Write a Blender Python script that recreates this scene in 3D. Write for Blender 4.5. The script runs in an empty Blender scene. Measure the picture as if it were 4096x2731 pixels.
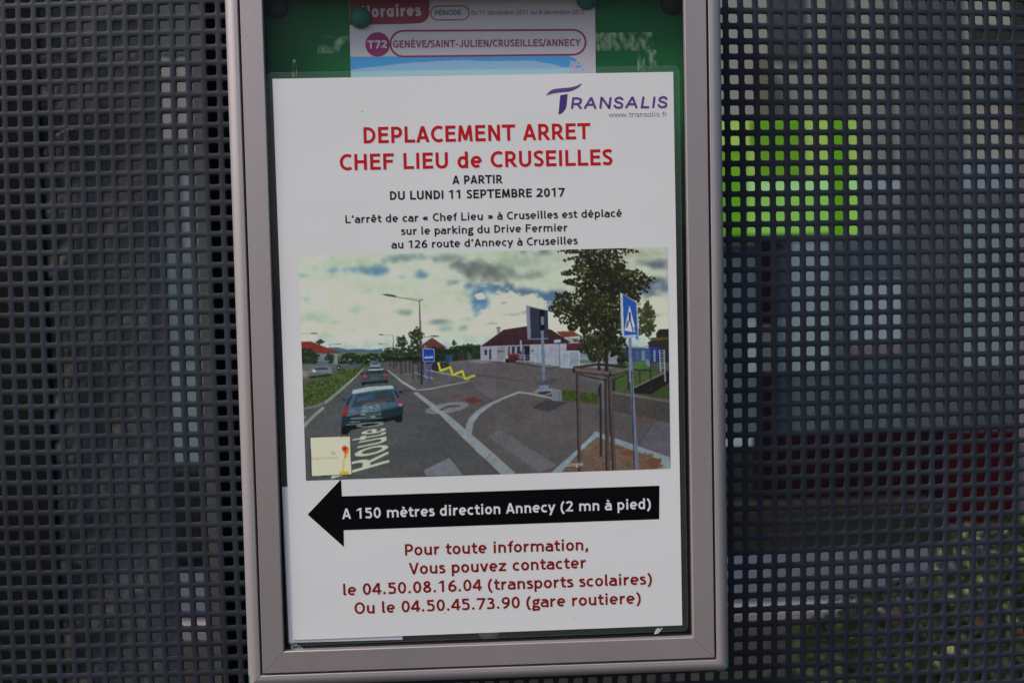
import bpy, bmesh, math, random
import numpy as np
from mathutils import Vector, Matrix

# ------------------------------------------------------------------ camera, world, sun, exposure
D = bpy.data; SC = bpy.context.scene; COL = SC.collection
# everything near the camera is worked out in millimetres in "panel coordinates":
# x right, y up, z out of the perforated sheet towards the photographer; EYE is the height of their origin.
EYE = 1.46
def W3(x, y, z): return Vector((x/1000.0, -z/1000.0, EYE + y/1000.0))
PW, PH, FPX = 4096.0, 2731.0, 3600.0
RV = np.array([0.04112, 0.033, 0.02114]); TV = np.array([8.5613, -0.62605, -501.46628])
def rodr(w):
    t = np.linalg.norm(w); k = w/t
    K = np.array([[0, -k[2], k[1]], [k[2], 0, -k[0]], [-k[1], k[0], 0]])
    return np.eye(3) + math.sin(t)*K + (1-math.cos(t))*K@K
RM = rodr(RV); CP = -RM.T@TV
def at(px, py, z):
    """photo pixel -> panel coordinates on the plane z (mm)"""
    d = RM.T@np.array([(px-PW/2)/FPX, (PH/2-py)/FPX, -1.0])
    t = (z-CP[2])/d[2]; p = CP+t*d
    return float(p[0]), float(p[1])
cam_d = D.cameras.new('camera'); cam = D.objects.new('camera', cam_d); COL.objects.link(cam)
cam_d.sensor_width = 22.3; cam_d.lens = FPX/PW*22.3; cam_d.clip_start = 0.01; cam_d.clip_end = 500
M = Matrix(((1, 0, 0), (0, 0, -1), (0, 1, 0)))
R3 = M @ Matrix([list(r) for r in RM.T])
cam.matrix_world = Matrix.Translation(W3(*CP)) @ R3.to_4x4()
cam_d.dof.use_dof = True; cam_d.dof.focus_distance = 0.480; cam_d.dof.aperture_fstop = 5.6
SC.camera = cam
w = D.worlds.new('World'); SC.world = w; w.use_nodes = True
nt = w.node_tree; bg = nt.nodes['Background']; sky = nt.nodes.new('ShaderNodeTexSky')
sky.sky_type = 'NISHITA'; sky.sun_disc = False
SUN_EL, SUN_AZ = math.radians(48), math.radians(243)
sky.sun_elevation = SUN_EL; sky.sun_rotation = SUN_AZ
sky.air_density = 1.0; sky.dust_density = 4.0; sky.ozone_density = 1.0
nt.links.new(sky.outputs['Color'], bg.inputs['Color']); bg.inputs['Strength'].default_value = 0.10
sun_d = D.lights.new('sun', 'SUN'); sun_d.energy = 2.2; sun_d.angle = math.radians(25); sun_d.color = (1.0, 0.97, 0.94)
sun = D.objects.new('sun', sun_d); COL.objects.link(sun); sun.location = (-2, -3, 6)
sd = Vector((math.sin(SUN_AZ)*math.cos(SUN_EL), math.cos(SUN_AZ)*math.cos(SUN_EL), math.sin(SUN_EL)))
sun.rotation_euler = sd.to_track_quat('Z', 'Y').to_euler()
vs = SC.view_settings; vs.view_transform = 'Standard'; vs.look = 'None'; vs.exposure = 0.24; vs.gamma = 1.0
SC.render.engine = 'CYCLES'; SC.cycles.transparent_max_bounces = 16
random.seed(7); RNG = np.random.default_rng(7)

# ------------------------------------------------------------------ materials
LIT = 0.65       # light level of the poster plane: albedo = what the photograph shows / LIT
def lin(c): c = c/255.0; return c/12.92 if c <= 0.04045 else ((c+0.055)/1.055)**2.4
def alb(r, g, b, k=LIT): return tuple(min(0.85, lin(v)/k) for v in (r, g, b))
MATS = {}
def mat(name, base, rough=0.6, metal=0.0, spec=0.12, noise=None, bump=None, coat=0.0, coat_rough=0.1, coat_bump=None):
    """procedural material: base colour varied by object-space noise, optional bump"""
    if name in MATS: return MATS[name]
    m = D.materials.new(name); m.use_nodes = True; t = m.node_tree; n = t.nodes; p = n['Principled BSDF']; MATS[name] = m
    p.inputs['Base Color'].default_value = (*base, 1); p.inputs['Roughness'].default_value = rough
    p.inputs['Metallic'].default_value = metal; p.inputs['Specular IOR Level'].default_value = spec
    p.inputs['Coat Weight'].default_value = coat; p.inputs['Coat Roughness'].default_value = coat_rough
    tc = n.new('ShaderNodeTexCoord')
    if noise:
        sc, amt, stretch = noise
        mp = n.new('ShaderNodeMapping'); mp.inputs['Scale'].default_value = stretch
        nz = n.new('ShaderNodeTexNoise'); nz.inputs['Scale'].default_value = sc; nz.inputs['Detail'].default_value = 6
        cr = n.new('ShaderNodeValToRGB')
        cr.color_ramp.elements[0].position = 0.3; cr.color_ramp.elements[1].position = 0.7
        cr.color_ramp.elements[0].color = (*[max(0, v*(1-amt)) for v in base], 1)
        cr.color_ramp.elements[1].color = (*[min(1, v*(1+amt)) for v in base], 1)
        t.links.new(tc.outputs['Object'], mp.inputs['Vector']); t.links.new(mp.outputs['Vector'], nz.inputs['Vector'])
        t.links.new(nz.outputs['Fac'], cr.inputs['Fac']); t.links.new(cr.outputs['Color'], p.inputs['Base Color'])
    for key, b in (('Normal', bump), ('Coat Normal', coat_bump)):
        if b:
            nz = n.new('ShaderNodeTexNoise'); nz.inputs['Scale'].default_value = b[0]; nz.inputs['Detail'].default_value = 4
            bm_ = n.new('ShaderNodeBump'); bm_.inputs['Strength'].default_value = b[1]; bm_.inputs['Distance'].default_value = b[2]
            t.links.new(tc.outputs['Object'], nz.inputs['Vector']); t.links.new(nz.outputs['Fac'], bm_.inputs['Height'])
            t.links.new(bm_.outputs['Normal'], p.inputs[key])
    return m
def film(name, col, opacity, rough=0.15, gloss=0.06, noise=None):
    """thin clear film or glass: mostly transparent, a little milky, a little shiny"""
    if name in MATS: return MATS[name]
    m = D.materials.new(name); m.use_nodes = True; t = m.node_tree; n = t.nodes; n.clear(); MATS[name] = m
    out = n.new('ShaderNodeOutputMaterial'); tr = n.new('ShaderNodeBsdfTransparent')
    df = n.new('ShaderNodeBsdfDiffuse'); df.inputs['Color'].default_value = (*col, 1)
    gl = n.new('ShaderNodeBsdfGlossy'); gl.inputs['Roughness'].default_value = rough
    m1 = n.new('ShaderNodeMixShader'); m2 = n.new('ShaderNodeMixShader'); m1.inputs['Fac'].default_value = opacity
    t.links.new(tr.outputs[0], m1.inputs[1]); t.links.new(df.outputs[0], m1.inputs[2])
    t.links.new(m1.outputs[0], m2.inputs[1]); t.links.new(gl.outputs[0], m2.inputs[2]); m2.inputs['Fac'].default_value = gloss
    t.links.new(m2.outputs[0], out.inputs['Surface'])
    if noise:
        tc = n.new('ShaderNodeTexCoord'); mp = n.new('ShaderNodeMapping'); mp.inputs['Scale'].default_value = noise[3]
        nz = n.new('ShaderNodeTexNoise'); nz.inputs['Scale'].default_value = noise[0]; nz.inputs['Detail'].default_value = 8
        mr = n.new('ShaderNodeMapRange'); mr.inputs['From Min'].default_value = noise[1]; mr.inputs['From Max'].default_value = noise[2]
        mr.inputs['To Max'].default_value = opacity
        t.links.new(tc.outputs['Object'], mp.inputs['Vector']); t.links.new(mp.outputs['Vector'], nz.inputs['Vector'])
        t.links.new(nz.outputs['Fac'], mr.inputs['Value']); t.links.new(mr.outputs['Result'], m1.inputs['Fac'])
    return m
def attr_mat(name, rough=0.5, coat=0.0, spec=0.3):
    m = D.materials.new(name); m.use_nodes = True; t = m.node_tree; p = t.nodes['Principled BSDF']
    a = t.nodes.new('ShaderNodeAttribute'); a.attribute_name = 'print'
    t.links.new(a.outputs['Color'], p.inputs['Base Color']); p.inputs['Roughness'].default_value = rough
    p.inputs['Coat Weight'].default_value = coat; p.inputs['Coat Roughness'].default_value = 0.12; p.inputs['Specular IOR Level'].default_value = spec
    return m
GLOSS = dict(rough=0.5, spec=0.06, coat=0.10, coat_rough=0.2, coat_bump=(45, 0.25, 0.0006))
def ink(r, g, b, glossy=True):
    nm = 'ink_%d_%d_%d%s' % (r, g, b, '' if glossy else '_matt')
    if glossy: return mat(nm, alb(r, g, b), **GLOSS)
    return mat(nm, alb(r, g, b, 0.62), rough=0.6, spec=0.06)

# ------------------------------------------------------------------ object helpers
def tag(o, label=None, cat=None, group=None, kind=None):
    if label: o['label'] = label
    if cat: o['category'] = cat
    if group: o['group'] = group
    if kind: o['kind'] = kind
    return o
def empty(name, loc, label, cat, group=None):
    o = D.objects.new(name, None); COL.objects.link(o); o.location = loc; o.empty_display_size = 0.05
    return tag(o, label, cat, group)
def link(name, me, m, parent=None, loc=None):
    o = D.objects.new(name, me); COL.objects.link(o)
    if m and not me.materials: me.materials.append(m)
    if parent is not None:
        o.parent = parent; o.matrix_parent_inverse = Matrix.Identity(4)
        o.location = (loc or Vector((0, 0, 0)))
    elif loc is not None: o.location = loc
    return o
class MB:
    """collects verts and faces in panel millimetres (or world metres) relative to an origin"""
    def __init__(s, org=None, mm=True): s.v = []; s.f = []; s.o = org or Vector((0, 0, 0)); s.mm = mm; s.k = 0
    def P(s, x, y, z):
        s.v.append(tuple((W3(x, y, z) if s.mm else Vector((x, y, z)))-s.o)); return len(s.v)-1
    def poly(s, pts, z=None):
        s.f.append([s.P(p[0], p[1], p[2] if z is None else z) for p in pts])
    def box(s, a, b):
        x0, y0, z0 = a; x1, y1, z1 = b
        i = [s.P(*p) for p in ((x0, y0, z0), (x1, y0, z0), (x1, y1, z0), (x0, y1, z0), (x0, y0, z1), (x1, y0, z1), (x1, y1, z1), (x0, y1, z1))]
        s.f += [[i[0], i[3], i[2], i[1]], [i[4], i[5], i[6], i[7]], [i[0], i[1], i[5], i[4]], [i[1], i[2], i[6], i[5]], [i[2], i[3], i[7], i[6]], [i[3], i[0], i[4], i[7]]]
    def prism(s, pts, z0, z1):
        a = [s.P(p[0], p[1], z0) for p in pts]; b = [s.P(p[0], p[1], z1) for p in pts]; n = len(pts)
        s.f += [a[::-1], b] + [[a[i], a[(i+1) % n], b[(i+1) % n], b[i]] for i in range(n)]
    def build(s, name, m, parent=None, smooth=False, bevel=0):
        me = D.meshes.new(name); me.from_pydata(s.v, [], s.f); me.update()
        if smooth: me.polygons.foreach_set('use_smooth', [True]*len(me.polygons))
        o = link(name, me, m, parent, None if parent is not None else s.o)
        if bevel:
            b = o.modifiers.new('bevel', 'BEVEL'); b.width = bevel; b.segments = 2; b.limit_method = 'ANGLE'
        return o

# ------------------------------------------------------------------ stroke lettering
CAP, XH = 716.0, 523.0
def arc(cx, cy, rx, ry, a0, a1, n=14):
    return [(cx+rx*math.cos(math.radians(a0+(a1-a0)*i/n)), cy+ry*math.sin(math.radians(a0+(a1-a0)*i/n))) for i in range(n+1)]
def spl(P, n=6):
    Q = [P[0]]+list(P)+[P[-1]]; out = []
    for i in range(1, len(Q)-2):
        p0, p1, p2, p3 = Q[i-1:i+3]
        for j in range(n):
            t = j/n; t2 = t*t; t3 = t2*t
            out.append(tuple(0.5*((2*p1[k])+(-p0[k]+p2[k])*t+(2*p0[k]-5*p1[k]+4*p2[k]-p3[k])*t2+(-p0[k]+3*p1[k]-3*p2[k]+p3[k])*t3) for k in (0, 1)))
    out.append(tuple(P[-1])); return out
def glyph(c, s, geo=False):
    """advance, strokes. 'l' polyline, 'p' slanted bar cut level top and bottom, 'd' dot. s = half stroke."""
    b = 68+s; t = CAP-s; L = []
    l = lambda *p: L.append(('l', list(p))); P = lambda *a: L.append(('p', a)); d = lambda x, y, r=1.22: L.append(('d', x, y, r*s))
    x2 = XH-s
    def acc(cx, kind, base):
        if kind == 'e': L.append(('p', (cx-30, base+45, cx+45, base+185)))
        if kind == 'g': L.append(('p', (cx+30, base+45, cx-45, base+185)))
        if kind == 'c': L.append(('l', [(cx-105, base+55), (cx, base+150), (cx+105, base+55)]))
    U = {'É': ('E', 'e'), 'È': ('E', 'g'), 'é': ('e', 'e'), 'è': ('e', 'g'), 'ê': ('e', 'c'), 'à': ('a', 'g')}
    if c in U:
        base, k = U[c]; adv, L2 = glyph(base, s, geo); L = L2; acc(adv/2-10, k, CAP if base == 'E' else XH); return adv, L
    if c == ' ': return 301, L
    if c == 'A': P(18+s, 0, 316, CAP); P(615-s, 0, 316, CAP); l((150, 205), (483, 205)); return 633, L
    if c == 'B': l((b, 0), (b, CAP)); l((b, t), (290, t), *arc(300, t-150+0, 165, 150, 90, -90)[1:], (b, t-300)); l((b, t-300), (300, t-300), *arc(320, (t-300+s)/2, 185, (t-300-s)/2, 90, -90)[1:], (b, s)); return 595, L
    if c == 'C': l(*arc(385, 358, 385-40-s, 368-s, 55, 305, 22)); return 611, L
    if c == 'D': l((b, 0), (b, CAP)); l((b, t), (240, t), *arc(250, 358, 345-s, 358-s, 90, -90, 18)[1:], (b, s)); return 643, L
    if c == 'E': l((b, 0), (b, CAP)); l((b, t), (520, t)); l((b, 375), (490, 375)); l((b, s), (530, s)); return 570, L
    if c == 'F': l((b, 0), (b, CAP)); l((b, t), (540, t)); l((b, 365), (490, 365)); return 583, L
    if c == 'G': l(*arc(385, 358, 345-s, 368-s, 52, 315, 22), (620-s, 60), (620-s, 330)); l((400, 330), (620, 330)); return 671, L
    if c == 'H': l((b, 0), (b, CAP)); l((683-b, 0), (683-b, CAP)); l((b, 370), (683-b, 370)); return 683, L
    if c == 'I': l((139, 0), (139, CAP)); return 278, L
    if c == 'J': l((400, CAP), (400, 200), *arc(235, 180, 165, 188-s, 0, -150)); return 532, L
    if c == 'L': l((b, CAP), (b, s), (530, s)); return 552, L
    if c == 'M': P(40+s, 0, 165, CAP); P(165, CAP, 372, 60); P(372, 60, 580, CAP); P(705-s, 0, 580, CAP); return 745, L
    if c == 'N': l((b, 0), (b, CAP)); l((667-b, 0), (667-b, CAP)); P(b, CAP, 667-b, 0); return 667, L
    if c == 'O': l(*arc(351, 358, 310-s, 368-s, 90, 450, 28)); return 703, L
    if c == 'P': l((b, 0), (b, CAP)); l((b, t), (300, t), *arc(320, t-180, 230-s, 180, 90, -90)[1:], (b, t-360)); return 586, L
    if c == 'R': l((b, 0), (b, CAP)); l((b, t), (290, t), *arc(310, t-170, 225-s, 170, 90, -90)[1:], (b, t-340)); P(300, t-330, 600-s, 0); return 610, L
    if c == 'S': l(*spl([(440, 600), (350, t), (250, t), (130, 600), (110, 520), (160, 430), (300, 340), (395, 265), (410, 180), (350, s+15), (240, s-4), (120, s+20), (60, 85)])); return 511, L
    if c == 'T': l((306, 0), (306, CAP)); l((12, t), (600, t)); return 612, L
    if c == 'U': l((b, CAP), (b, 250), *arc(339, 250, 339-b, 260-s, 180, 360)[1:], (678-b, CAP)); return 678, L
    if c == 'V': P(15+s, CAP, 311, 0); P(607-s, CAP, 311, 0); return 622, L
    if c == 'Y': P(10+s, CAP, 306, 300); P(603-s, CAP, 306, 300); l((306, 0), (306, 330)); return 613, L
    if c == '/': P(20, -60, 330, CAP+40); return 350, L
    if c == '-': l((40, 270), (320, 270)); return 366, L
    if c == '.': d(150, s*1.15, 1.25); return 367*0.85, L
    if c == ',': d(150, s*1.15, 1.2); P(175, 60, 95, -120); return 340, L
    if c == "'": d(150, CAP-s*1.3, 1.2); P(185, CAP-60, 115, CAP-240); return 300, L
    if c == '(': l(*arc(430, 280, 330, 470, 118, 242)); return 367, L
    if c == ')': l(*arc(-63, 280, 330, 470, 62, -62)); return 367, L
    if c in '«»':
        for k in (0, 190):
            pts = [(250+k, 430), (100+k, 270), (250+k, 110)]
            if c == '»': pts = [(550-x, y) for x, y in pts]
            L.append(('l', pts))
        return 560, L
    dig = 586
    if c == '0': l(*arc(293, 358, 243-s, 368-s, 90, 450, 26)); return dig, L
    if c == '1': l((330, 0), (330, CAP)); P(345, CAP-10, 130, CAP-170); return dig, L
    if c == '2': l(*spl([(95, 560), (160, t-20), (280, t), (410, t-40), (450, 520), (400, 400), (260, 220), (95, s)]), (530, s)); return dig, L
    if c == '3': l(*spl([(110, t-30), (250, t), (390, t-40), (430, 540), (370, 430), (230, 390)])); l(*spl([(230, 390), (390, 350), (460, 230), (420, 90), (300, s), (180, s), (80, s+30)])); return dig, L
    if c == '4': P(400, CAP, 60, 215); l((30, 200), (560, 200)); l((405, 0), (405, CAP)); return dig, L
    if c == '5': l((480, t), (150, t), (150, 420)); l(*spl([(130, 410), (260, 430), (400, 390), (460, 250), (420, 90), (300, s), (180, s), (85, s+30)])); return dig, L
    if c == '6': l(*arc(300, 225, 245-s, 235-s, 90, 450, 24)); l(*spl([(440, CAP-30), (280, 600), (150, 450), (60+s, 250)])); return dig, L
    if c == '7': l((50, t), (545, t)); P(520, CAP-40, 210, 0); return dig, L
    if c == '8': l(*arc(293, 545, 200-s, 180-s, 90, 450, 22)); l(*arc(293, 200, 240-s, 210-s, 90, 450, 22)); return dig, L
    if c == '9': l(*arc(290, 490, 245-s, 235-s, 90, 450, 24)); l(*spl([(150, 30), (310, 110), (440, 260), (535-s, 470)])); return dig, L
    # lower case
    if c == 'o': l(*arc(282, 262, 242-s, 271-s, 90, 450, 24)); return 565, L
    if c == 'a':
        if geo: l(*arc(280, 262, 240-s, 271-s, 90, 450, 24)); l((520-s, 0), (520-s, XH)); return 600, L
        r = 425; l(*spl([(105, 440), (170, x2-8), (270, x2), (380, x2-40), (r, 350)]), (r, 110), (r+28, 0)); l(*spl([(r, 310), (240, 300), (105, 250), (85, 150), (140, s+5), (240, s-2), (350, 60), (r, 140)])); return 532, L
    if c == 'b': l((b-10, 0), (b-10, CAP+20)); l(*arc(300, 262, 238-s, 271-s, 90, 450, 24)); return 581, L
    if c == 'c': l(*arc(295, 262, 255-s, 271-s, 52, 308, 18)); return 511, L
    if c == 'd': l((575-b, 0), (575-b, CAP+20)); l(*arc(280, 262, 240-s, 271-s, 90, 450, 24)); return 580, L
    if c == 'e': l((75, 262), (525-s, 262)); l(*arc(290, 265, 250-s, 271-s, -3, 312, 20)); return 574, L
    if c == 'f': l(*spl([(375, CAP+5-s), (300, CAP+15-s), (215, CAP-60-s), (200, 560)]), (200, 0)); l((50, x2), (330, x2)); return 370, L
    if c == 'g': l(*arc(245, 345, 200-s, 185-s, 90, 450, 20)); l(*spl([(150, 170), (100, 110), (170, 60), (330, 40), (430, -30), (400, -130), (250, -206+s)])); l(*spl([(250, -206+s), (100, -160), (80, -60), (150, 10)])); l((330, 470), (490, 500)); return 501, L
    if c == 'h': l((b, 0), (b, CAP+20)); l(*arc(296, 330, 296-b, 193-s, 180, 0)[0:], (592-b, 0)); return 592, L
    if c == 'i': l((150, 0), (150, XH)); d(150, 655); return 298, L
    if c == 'k': l((b, 0), (b, CAP+20)); P(170, 270, 470, XH); P(200, 310, 500, 0); return 547, L
    if c == 'l':
        if geo: l((140, 0), (140, CAP+20)); return 285, L
        l((135, CAP+20), (135, 100), (150, s+15), (240, s)); return 295, L
    if c == 'm': l((b, 0), (b, XH)); l(*arc(b+165, 330, 165, 193-s, 180, 0), (b+330, 0)); l(*arc(b+495, 330, 165, 193-s, 180, 0), (b+660, 0)); return b+660+b, L
    if c == 'n': l((b, 0), (b, XH)); l(*arc(295, 330, 295-b, 193-s, 180, 0), (590-b, 0)); return 590, L
    if c == 'p': l((b-10, -206), (b-10, XH)); l(*arc(300, 262, 238-s, 271-s, 90, 450, 24)); return 582, L
    if c == 'r': l((b, 0), (b, XH)); l(*spl([(b, 330), (b+60, x2-70), (b+150, x2), (380, x2-5)])); return 427, L
    if c == 's': l(*spl([(350, 440), (270, x2), (190, x2), (110, 440), (105, 370), (170, 310), (280, 260), (345, 190), (340, 100), (260, s), (170, s-3), (60, 60)])); return 430, L
    if c == 't': l((175, 660), (175, 150), *arc(285, 150, 110, 150-s, 180, 275)[1:], (375, s+10)); l((30, x2), (370, x2)); return 396, L
    if c == 'u': l((b, XH), (b, 193), *arc(295, 193, 295-b, 193-s, 180, 360)[1:]); l((590-b, 0), (590-b, XH)); return 590, L
    if c == 'v': P(10+s, XH, 263, 0); P(517-s, XH, 263, 0); return 527, L
    if c == 'w': P(10+s, XH, 200, 0); P(200, 0, 392, XH-20); P(392, XH-20, 584, 0); P(774-s, XH, 584, 0); return 784, L
    if c == 'y': P(10+s, XH, 266, 20); P(523-s, XH, 150, -206); return 533, L
    if c == 'z': l((50, x2), (470, x2)); P(440, XH-60, 80, 60); l((40, s), (480, s)); return 527, L
    return 500, L
def stroke_polys(L, s, rnd=False):
    """each stroke -> list of quads in em units"""
    out = []
    def disc(x, y, r): out.append([[(x+r*math.cos(a*math.pi/8), y+r*math.sin(a*math.pi/8)) for a in range(16)]])
    for st in L:
        if st[0] == 'd': disc(*st[1:])
        elif st[0] == 'p':
            x0, y0, x1, y1 = st[1]
            if abs(y1-y0) < 1: continue
            h = min(s*math.hypot(x1-x0, y1-y0)/abs(y1-y0), s*2.2)
            q = [(x0-h, y0), (x0+h, y0), (x1+h, y1), (x1-h, y1)]
            if y1 < y0: q = q[::-1]
            out.append([q])
        else:
            p = [st[1][0]]
            for a in st[1][1:]:
                if math.hypot(a[0]-p[-1][0], a[1]-p[-1][1]) > s*0.02: p.append(a)
            closed = math.hypot(p[0][0]-p[-1][0], p[0][1]-p[-1][1]) < s*0.04
            n = len(p); Lf = []; Rt = []
            if n < 2: continue
            for i in range(n):
                a = p[i-1] if i > 0 else (p[-2] if closed else None); c = p[i+1] if i < n-1 else (p[1] if closed else None)
                ds = []
                if a is not None: q = (p[i][0]-a[0], p[i][1]-a[1]); m_ = math.hypot(*q); ds.append((q[0]/m_, q[1]/m_))
                if c is not None: q = (c[0]-p[i][0], c[1]-p[i][1]); m_ = math.hypot(*q); ds.append((q[0]/m_, q[1]/m_))
                tx = sum(q[0] for q in ds)/len(ds); ty = sum(q[1] for q in ds)/len(ds); m_ = math.hypot(tx, ty) or 1
                tx /= m_; ty /= m_; k = s/max(0.45, abs(tx*ds[0][0]+ty*ds[0][1]))
                Lf.append((p[i][0]-ty*k, p[i][1]+tx*k)); Rt.append((p[i][0]+ty*k, p[i][1]-tx*k))
            out.append([[Rt[i], Rt[i+1], Lf[i+1], Lf[i]] for i in range(n-1)])
            if rnd and not closed:
                disc(p[0][0], p[0][1], s); disc(p[-1][0], p[-1][1], s)
    return out
def ink_bounds(polys): xs = [q[0] for st in polys for f in st for q in f]; return min(xs), max(xs)
def text(name, s, a, b, cap_px, z, m, parent, org, weight=0.182, geo=False, track=0, slant=0, px=True, rnd=False, label=None):
    """one line of print; a and b are photo pixels of the baseline at the first and last ink"""
    ax, ay = at(*a, z) if px else a; bx, by = at(*b, z) if px else b
    cap = cap_px*(np.hypot(*(np.array(at(a[0], a[1]-50, z))-np.array((ax, ay))))/50) if px else cap_px
    hs = CAP*weight/2; x = 0; items = []
    for ch in s:
        adv, L = glyph(ch, hs, geo); polys = stroke_polys(L, hs, rnd)
        items += [[[(q[0]+x+q[1]*slant, q[1]) for q in f] for f in st] for st in polys]; x += adv+track
    x0, x1 = ink_bounds(items); Wd = math.hypot(bx-ax, by-ay); sx = Wd/(x1-x0); sy = cap/CAP
    ux, uy = (bx-ax)/Wd, (by-ay)/Wd; mb = MB(org)
    for i, st in enumerate(items):
        zz = z+0.009*(i % 5)+0.004*((i//5) % 2)
        for f in st:
            mb.poly([(ax+(q[0]-x0)*sx*ux-q[1]*sy*uy, ay+(q[0]-x0)*sx*uy+q[1]*sy*ux) for q in f], zz)
    o = mb.build(name, m, parent)
    if label: o['label'] = label
    return o

# ------------------------------------------------------------------ perforated sheet
PITCH = 8.5
BOW0 = lambda x, y: 0*x
BOWQ = (-0.11738, -1.80153, 2.59852, -4.2037, 0.2774, -4.08667, 0.1061, -1.28535, 0.03847, -0.86388)
def bow(x, y):
    """the thin sheet is slightly dished: how far each point stands off the flat plane"""
    u, v = x/200.0, y/200.0; B = (1, u, v, u*u, u*v, v*v, u**3, u*u*v, u*v*v, v**3)
    return sum(b*q for b, q in zip(BOWQ, B))
def bowed(x, y): return bow(x, y)+BOW0(x, y)
m_sheet = mat('anthracite_powder_coat', (0.028, 0.033, 0.045), rough=0.55, spec=0.13, noise=(14, 0.28, (1, 1, 1)), bump=(2600, 0.12, 0.0002))
def perforated_sheet():
    hh, r, bv, th = 2.68, 1.05, 0.08, 1.5
    ring = []
    for k, (sx, sy) in enumerate(((1, 1), (-1, 1), (-1, -1), (1, -1))):
        for a in (0, 45, 90):
            an = math.radians(90*k+a); ring.append((sx*(hh-r)+r*math.cos(an), sy*(hh-r)+r*math.sin(an)))
    ring = np.array(ring); c4 = np.array([(1, 1), (-1, 1), (-1, -1), (1, -1)])*PITCH/2
    k1 = (hh+bv)/hh
    tv = np.vstack([np.c_[c4, np.zeros(4)], np.c_[ring*k1, np.zeros(12)], np.c_[ring, np.full(12, -bv)], np.c_[ring, np.full(12, -th)], np.c_[c4, np.full(4, -th)]])
    tf = []
    for k in range(4):
        a = 4+3*k
        tf += [[k, a+1, a], [k, a+2, a+1], [k, (k+1) % 4, 4+(3*(k+1)) % 12, a+2]]
        A = 28+3*k; K = 40+k
        tf += [[K, A, A+1], [K, A+1, A+2], [K, A+2, 28+(3*(k+1)) % 12, 40+(k+1) % 4]]
    for i in range(12):
        j = (i+1) % 12; tf += [[4+i, 4+j, 16+j, 16+i], [16+i, 16+j, 28+j, 28+i]]
    cells = [(c, j) for c in range(-24, 92) for j in range(-16, 60)]
    cx = np.array([(c-33)*PITCH for c, j in cells]); cy = np.array([-(j-22)*PITCH for c, j in cells])
    jit = RNG.normal(0, 0.035, (len(cells), 2)); hole = np.ones(44)[:, None]; hole[:4] = 0; hole[40:] = 0
    V = tv[None]+np.stack([cx, cy, np.zeros_like(cx)], 1)[:, None]
    V[:, :, :2] += jit[:, None, :]*hole[None]
    V = V.reshape(-1, 3); V[:, 2] += bowed(V[:, 0], V[:, 1])
    cr, sr = math.cos(0.00071), math.sin(0.00071); V[:, :2] = np.stack([-0.013+V[:, 0]*cr-V[:, 1]*sr, -0.208+V[:, 0]*sr+V[:, 1]*cr], 1)
    co = np.stack([V[:, 0]/1000, -V[:, 2]/1000, V[:, 1]/1000], 1)
    n = len(cells); lens = np.array([len(f) for f in tf]); flat = np.concatenate([np.array(f) for f in tf])
    me = D.meshes.new('perforated_panel'); me.vertices.add(len(co)); me.vertices.foreach_set('co', co.ravel())
    loops = (flat[None]+44*np.arange(n)[:, None]).ravel(); L = np.tile(lens, n)
    me.loops.add(len(loops)); me.loops.foreach_set('vertex_index', loops.astype(np.int32))
    me.polygons.add(len(L)); me.polygons.foreach_set('loop_start', np.concatenate([[0], np.cumsum(L)[:-1]]).astype(np.int32))
    me.update(calc_edges=True); me.validate()
    o = link('perforated_panel', me, m_sheet, None, W3(0, 0, 0))
    return o
sheet = perforated_sheet()
tag(sheet, 'dark blue-grey metal sheet with rows of square holes, carrying the display case', 'metal panel')
bpy.context.view_layer.update()

# pale smear stuck across two bars at the left
mb = MB(W3(0, 0, 0)); q0 = (240, 520)
for k, pts in enumerate([[(222, 545), (245, 528), (275, 520), (300, 508)], [(225, 538), (250, 532), (262, 520), (282, 512)], [(235, 548), (240, 530), (258, 526)]]):
    q = [at(*p, 0.0) for p in pts]; zq = [bow(*p)+0.25+0.1*k for p in q]; q = [at(*p, zz_) for p, zz_ in zip(pts, zq)]
    for st in stroke_polys([('l', spl(q, 4))], 0.55-0.12*k):
        for f in st: mb.poly([(p[0], p[1], zq[0]) for p in f])
mb.build('dried_smear', film('dried_smear', (0.16, 0.15, 0.13), 0.75, rough=0.6, gloss=0.0, noise=(900, 0.38, 0.6, (1, 1, 1))), sheet)

# ------------------------------------------------------------------ display case
ZG = 23.9; ZP = 21.7; ZGLASS = 20.6; ZB = 6.0          # frame face, poster, glass front, back board
XL, XR, YB, YT, ANG = -146.3, 96.77, -171.69, 200.0, 0.0017
CA, SA = math.cos(ANG), math.sin(ANG)
KZ = (CP[2]-ZG)/(CP[2]-26.7); XL, XR = [CP[0]+(v-CP[0])*KZ for v in (XL, XR)]; YB = CP[1]+(YB-CP[1])*KZ
def cab(x, y): return (x*CA-y*SA, x*SA+y*CA)
case_o = W3(*cab((XL+XR)/2, YB), 0)
case = empty('display_case', case_o, 'silver aluminium display case with green back board fixed on the perforated sheet', 'display case')
m_al = mat('satin_anodised_aluminium', (0.44, 0.385, 0.385), rough=0.4, metal=0.5, spec=0.5, noise=(14, 0.08, (1, 1, 0.35)), bump=(1500, 0.05, 0.0002))
m_al2 = mat('lit_rail_aluminium', (0.45, 0.41, 0.41), rough=0.42, metal=0.4, spec=0.5, noise=(11, 0.07, (1, 1, 1)), bump=(1500, 0.05, 0.0002))  # frame aluminium again, colour lightened to imitate stronger light on the outer rails
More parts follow.
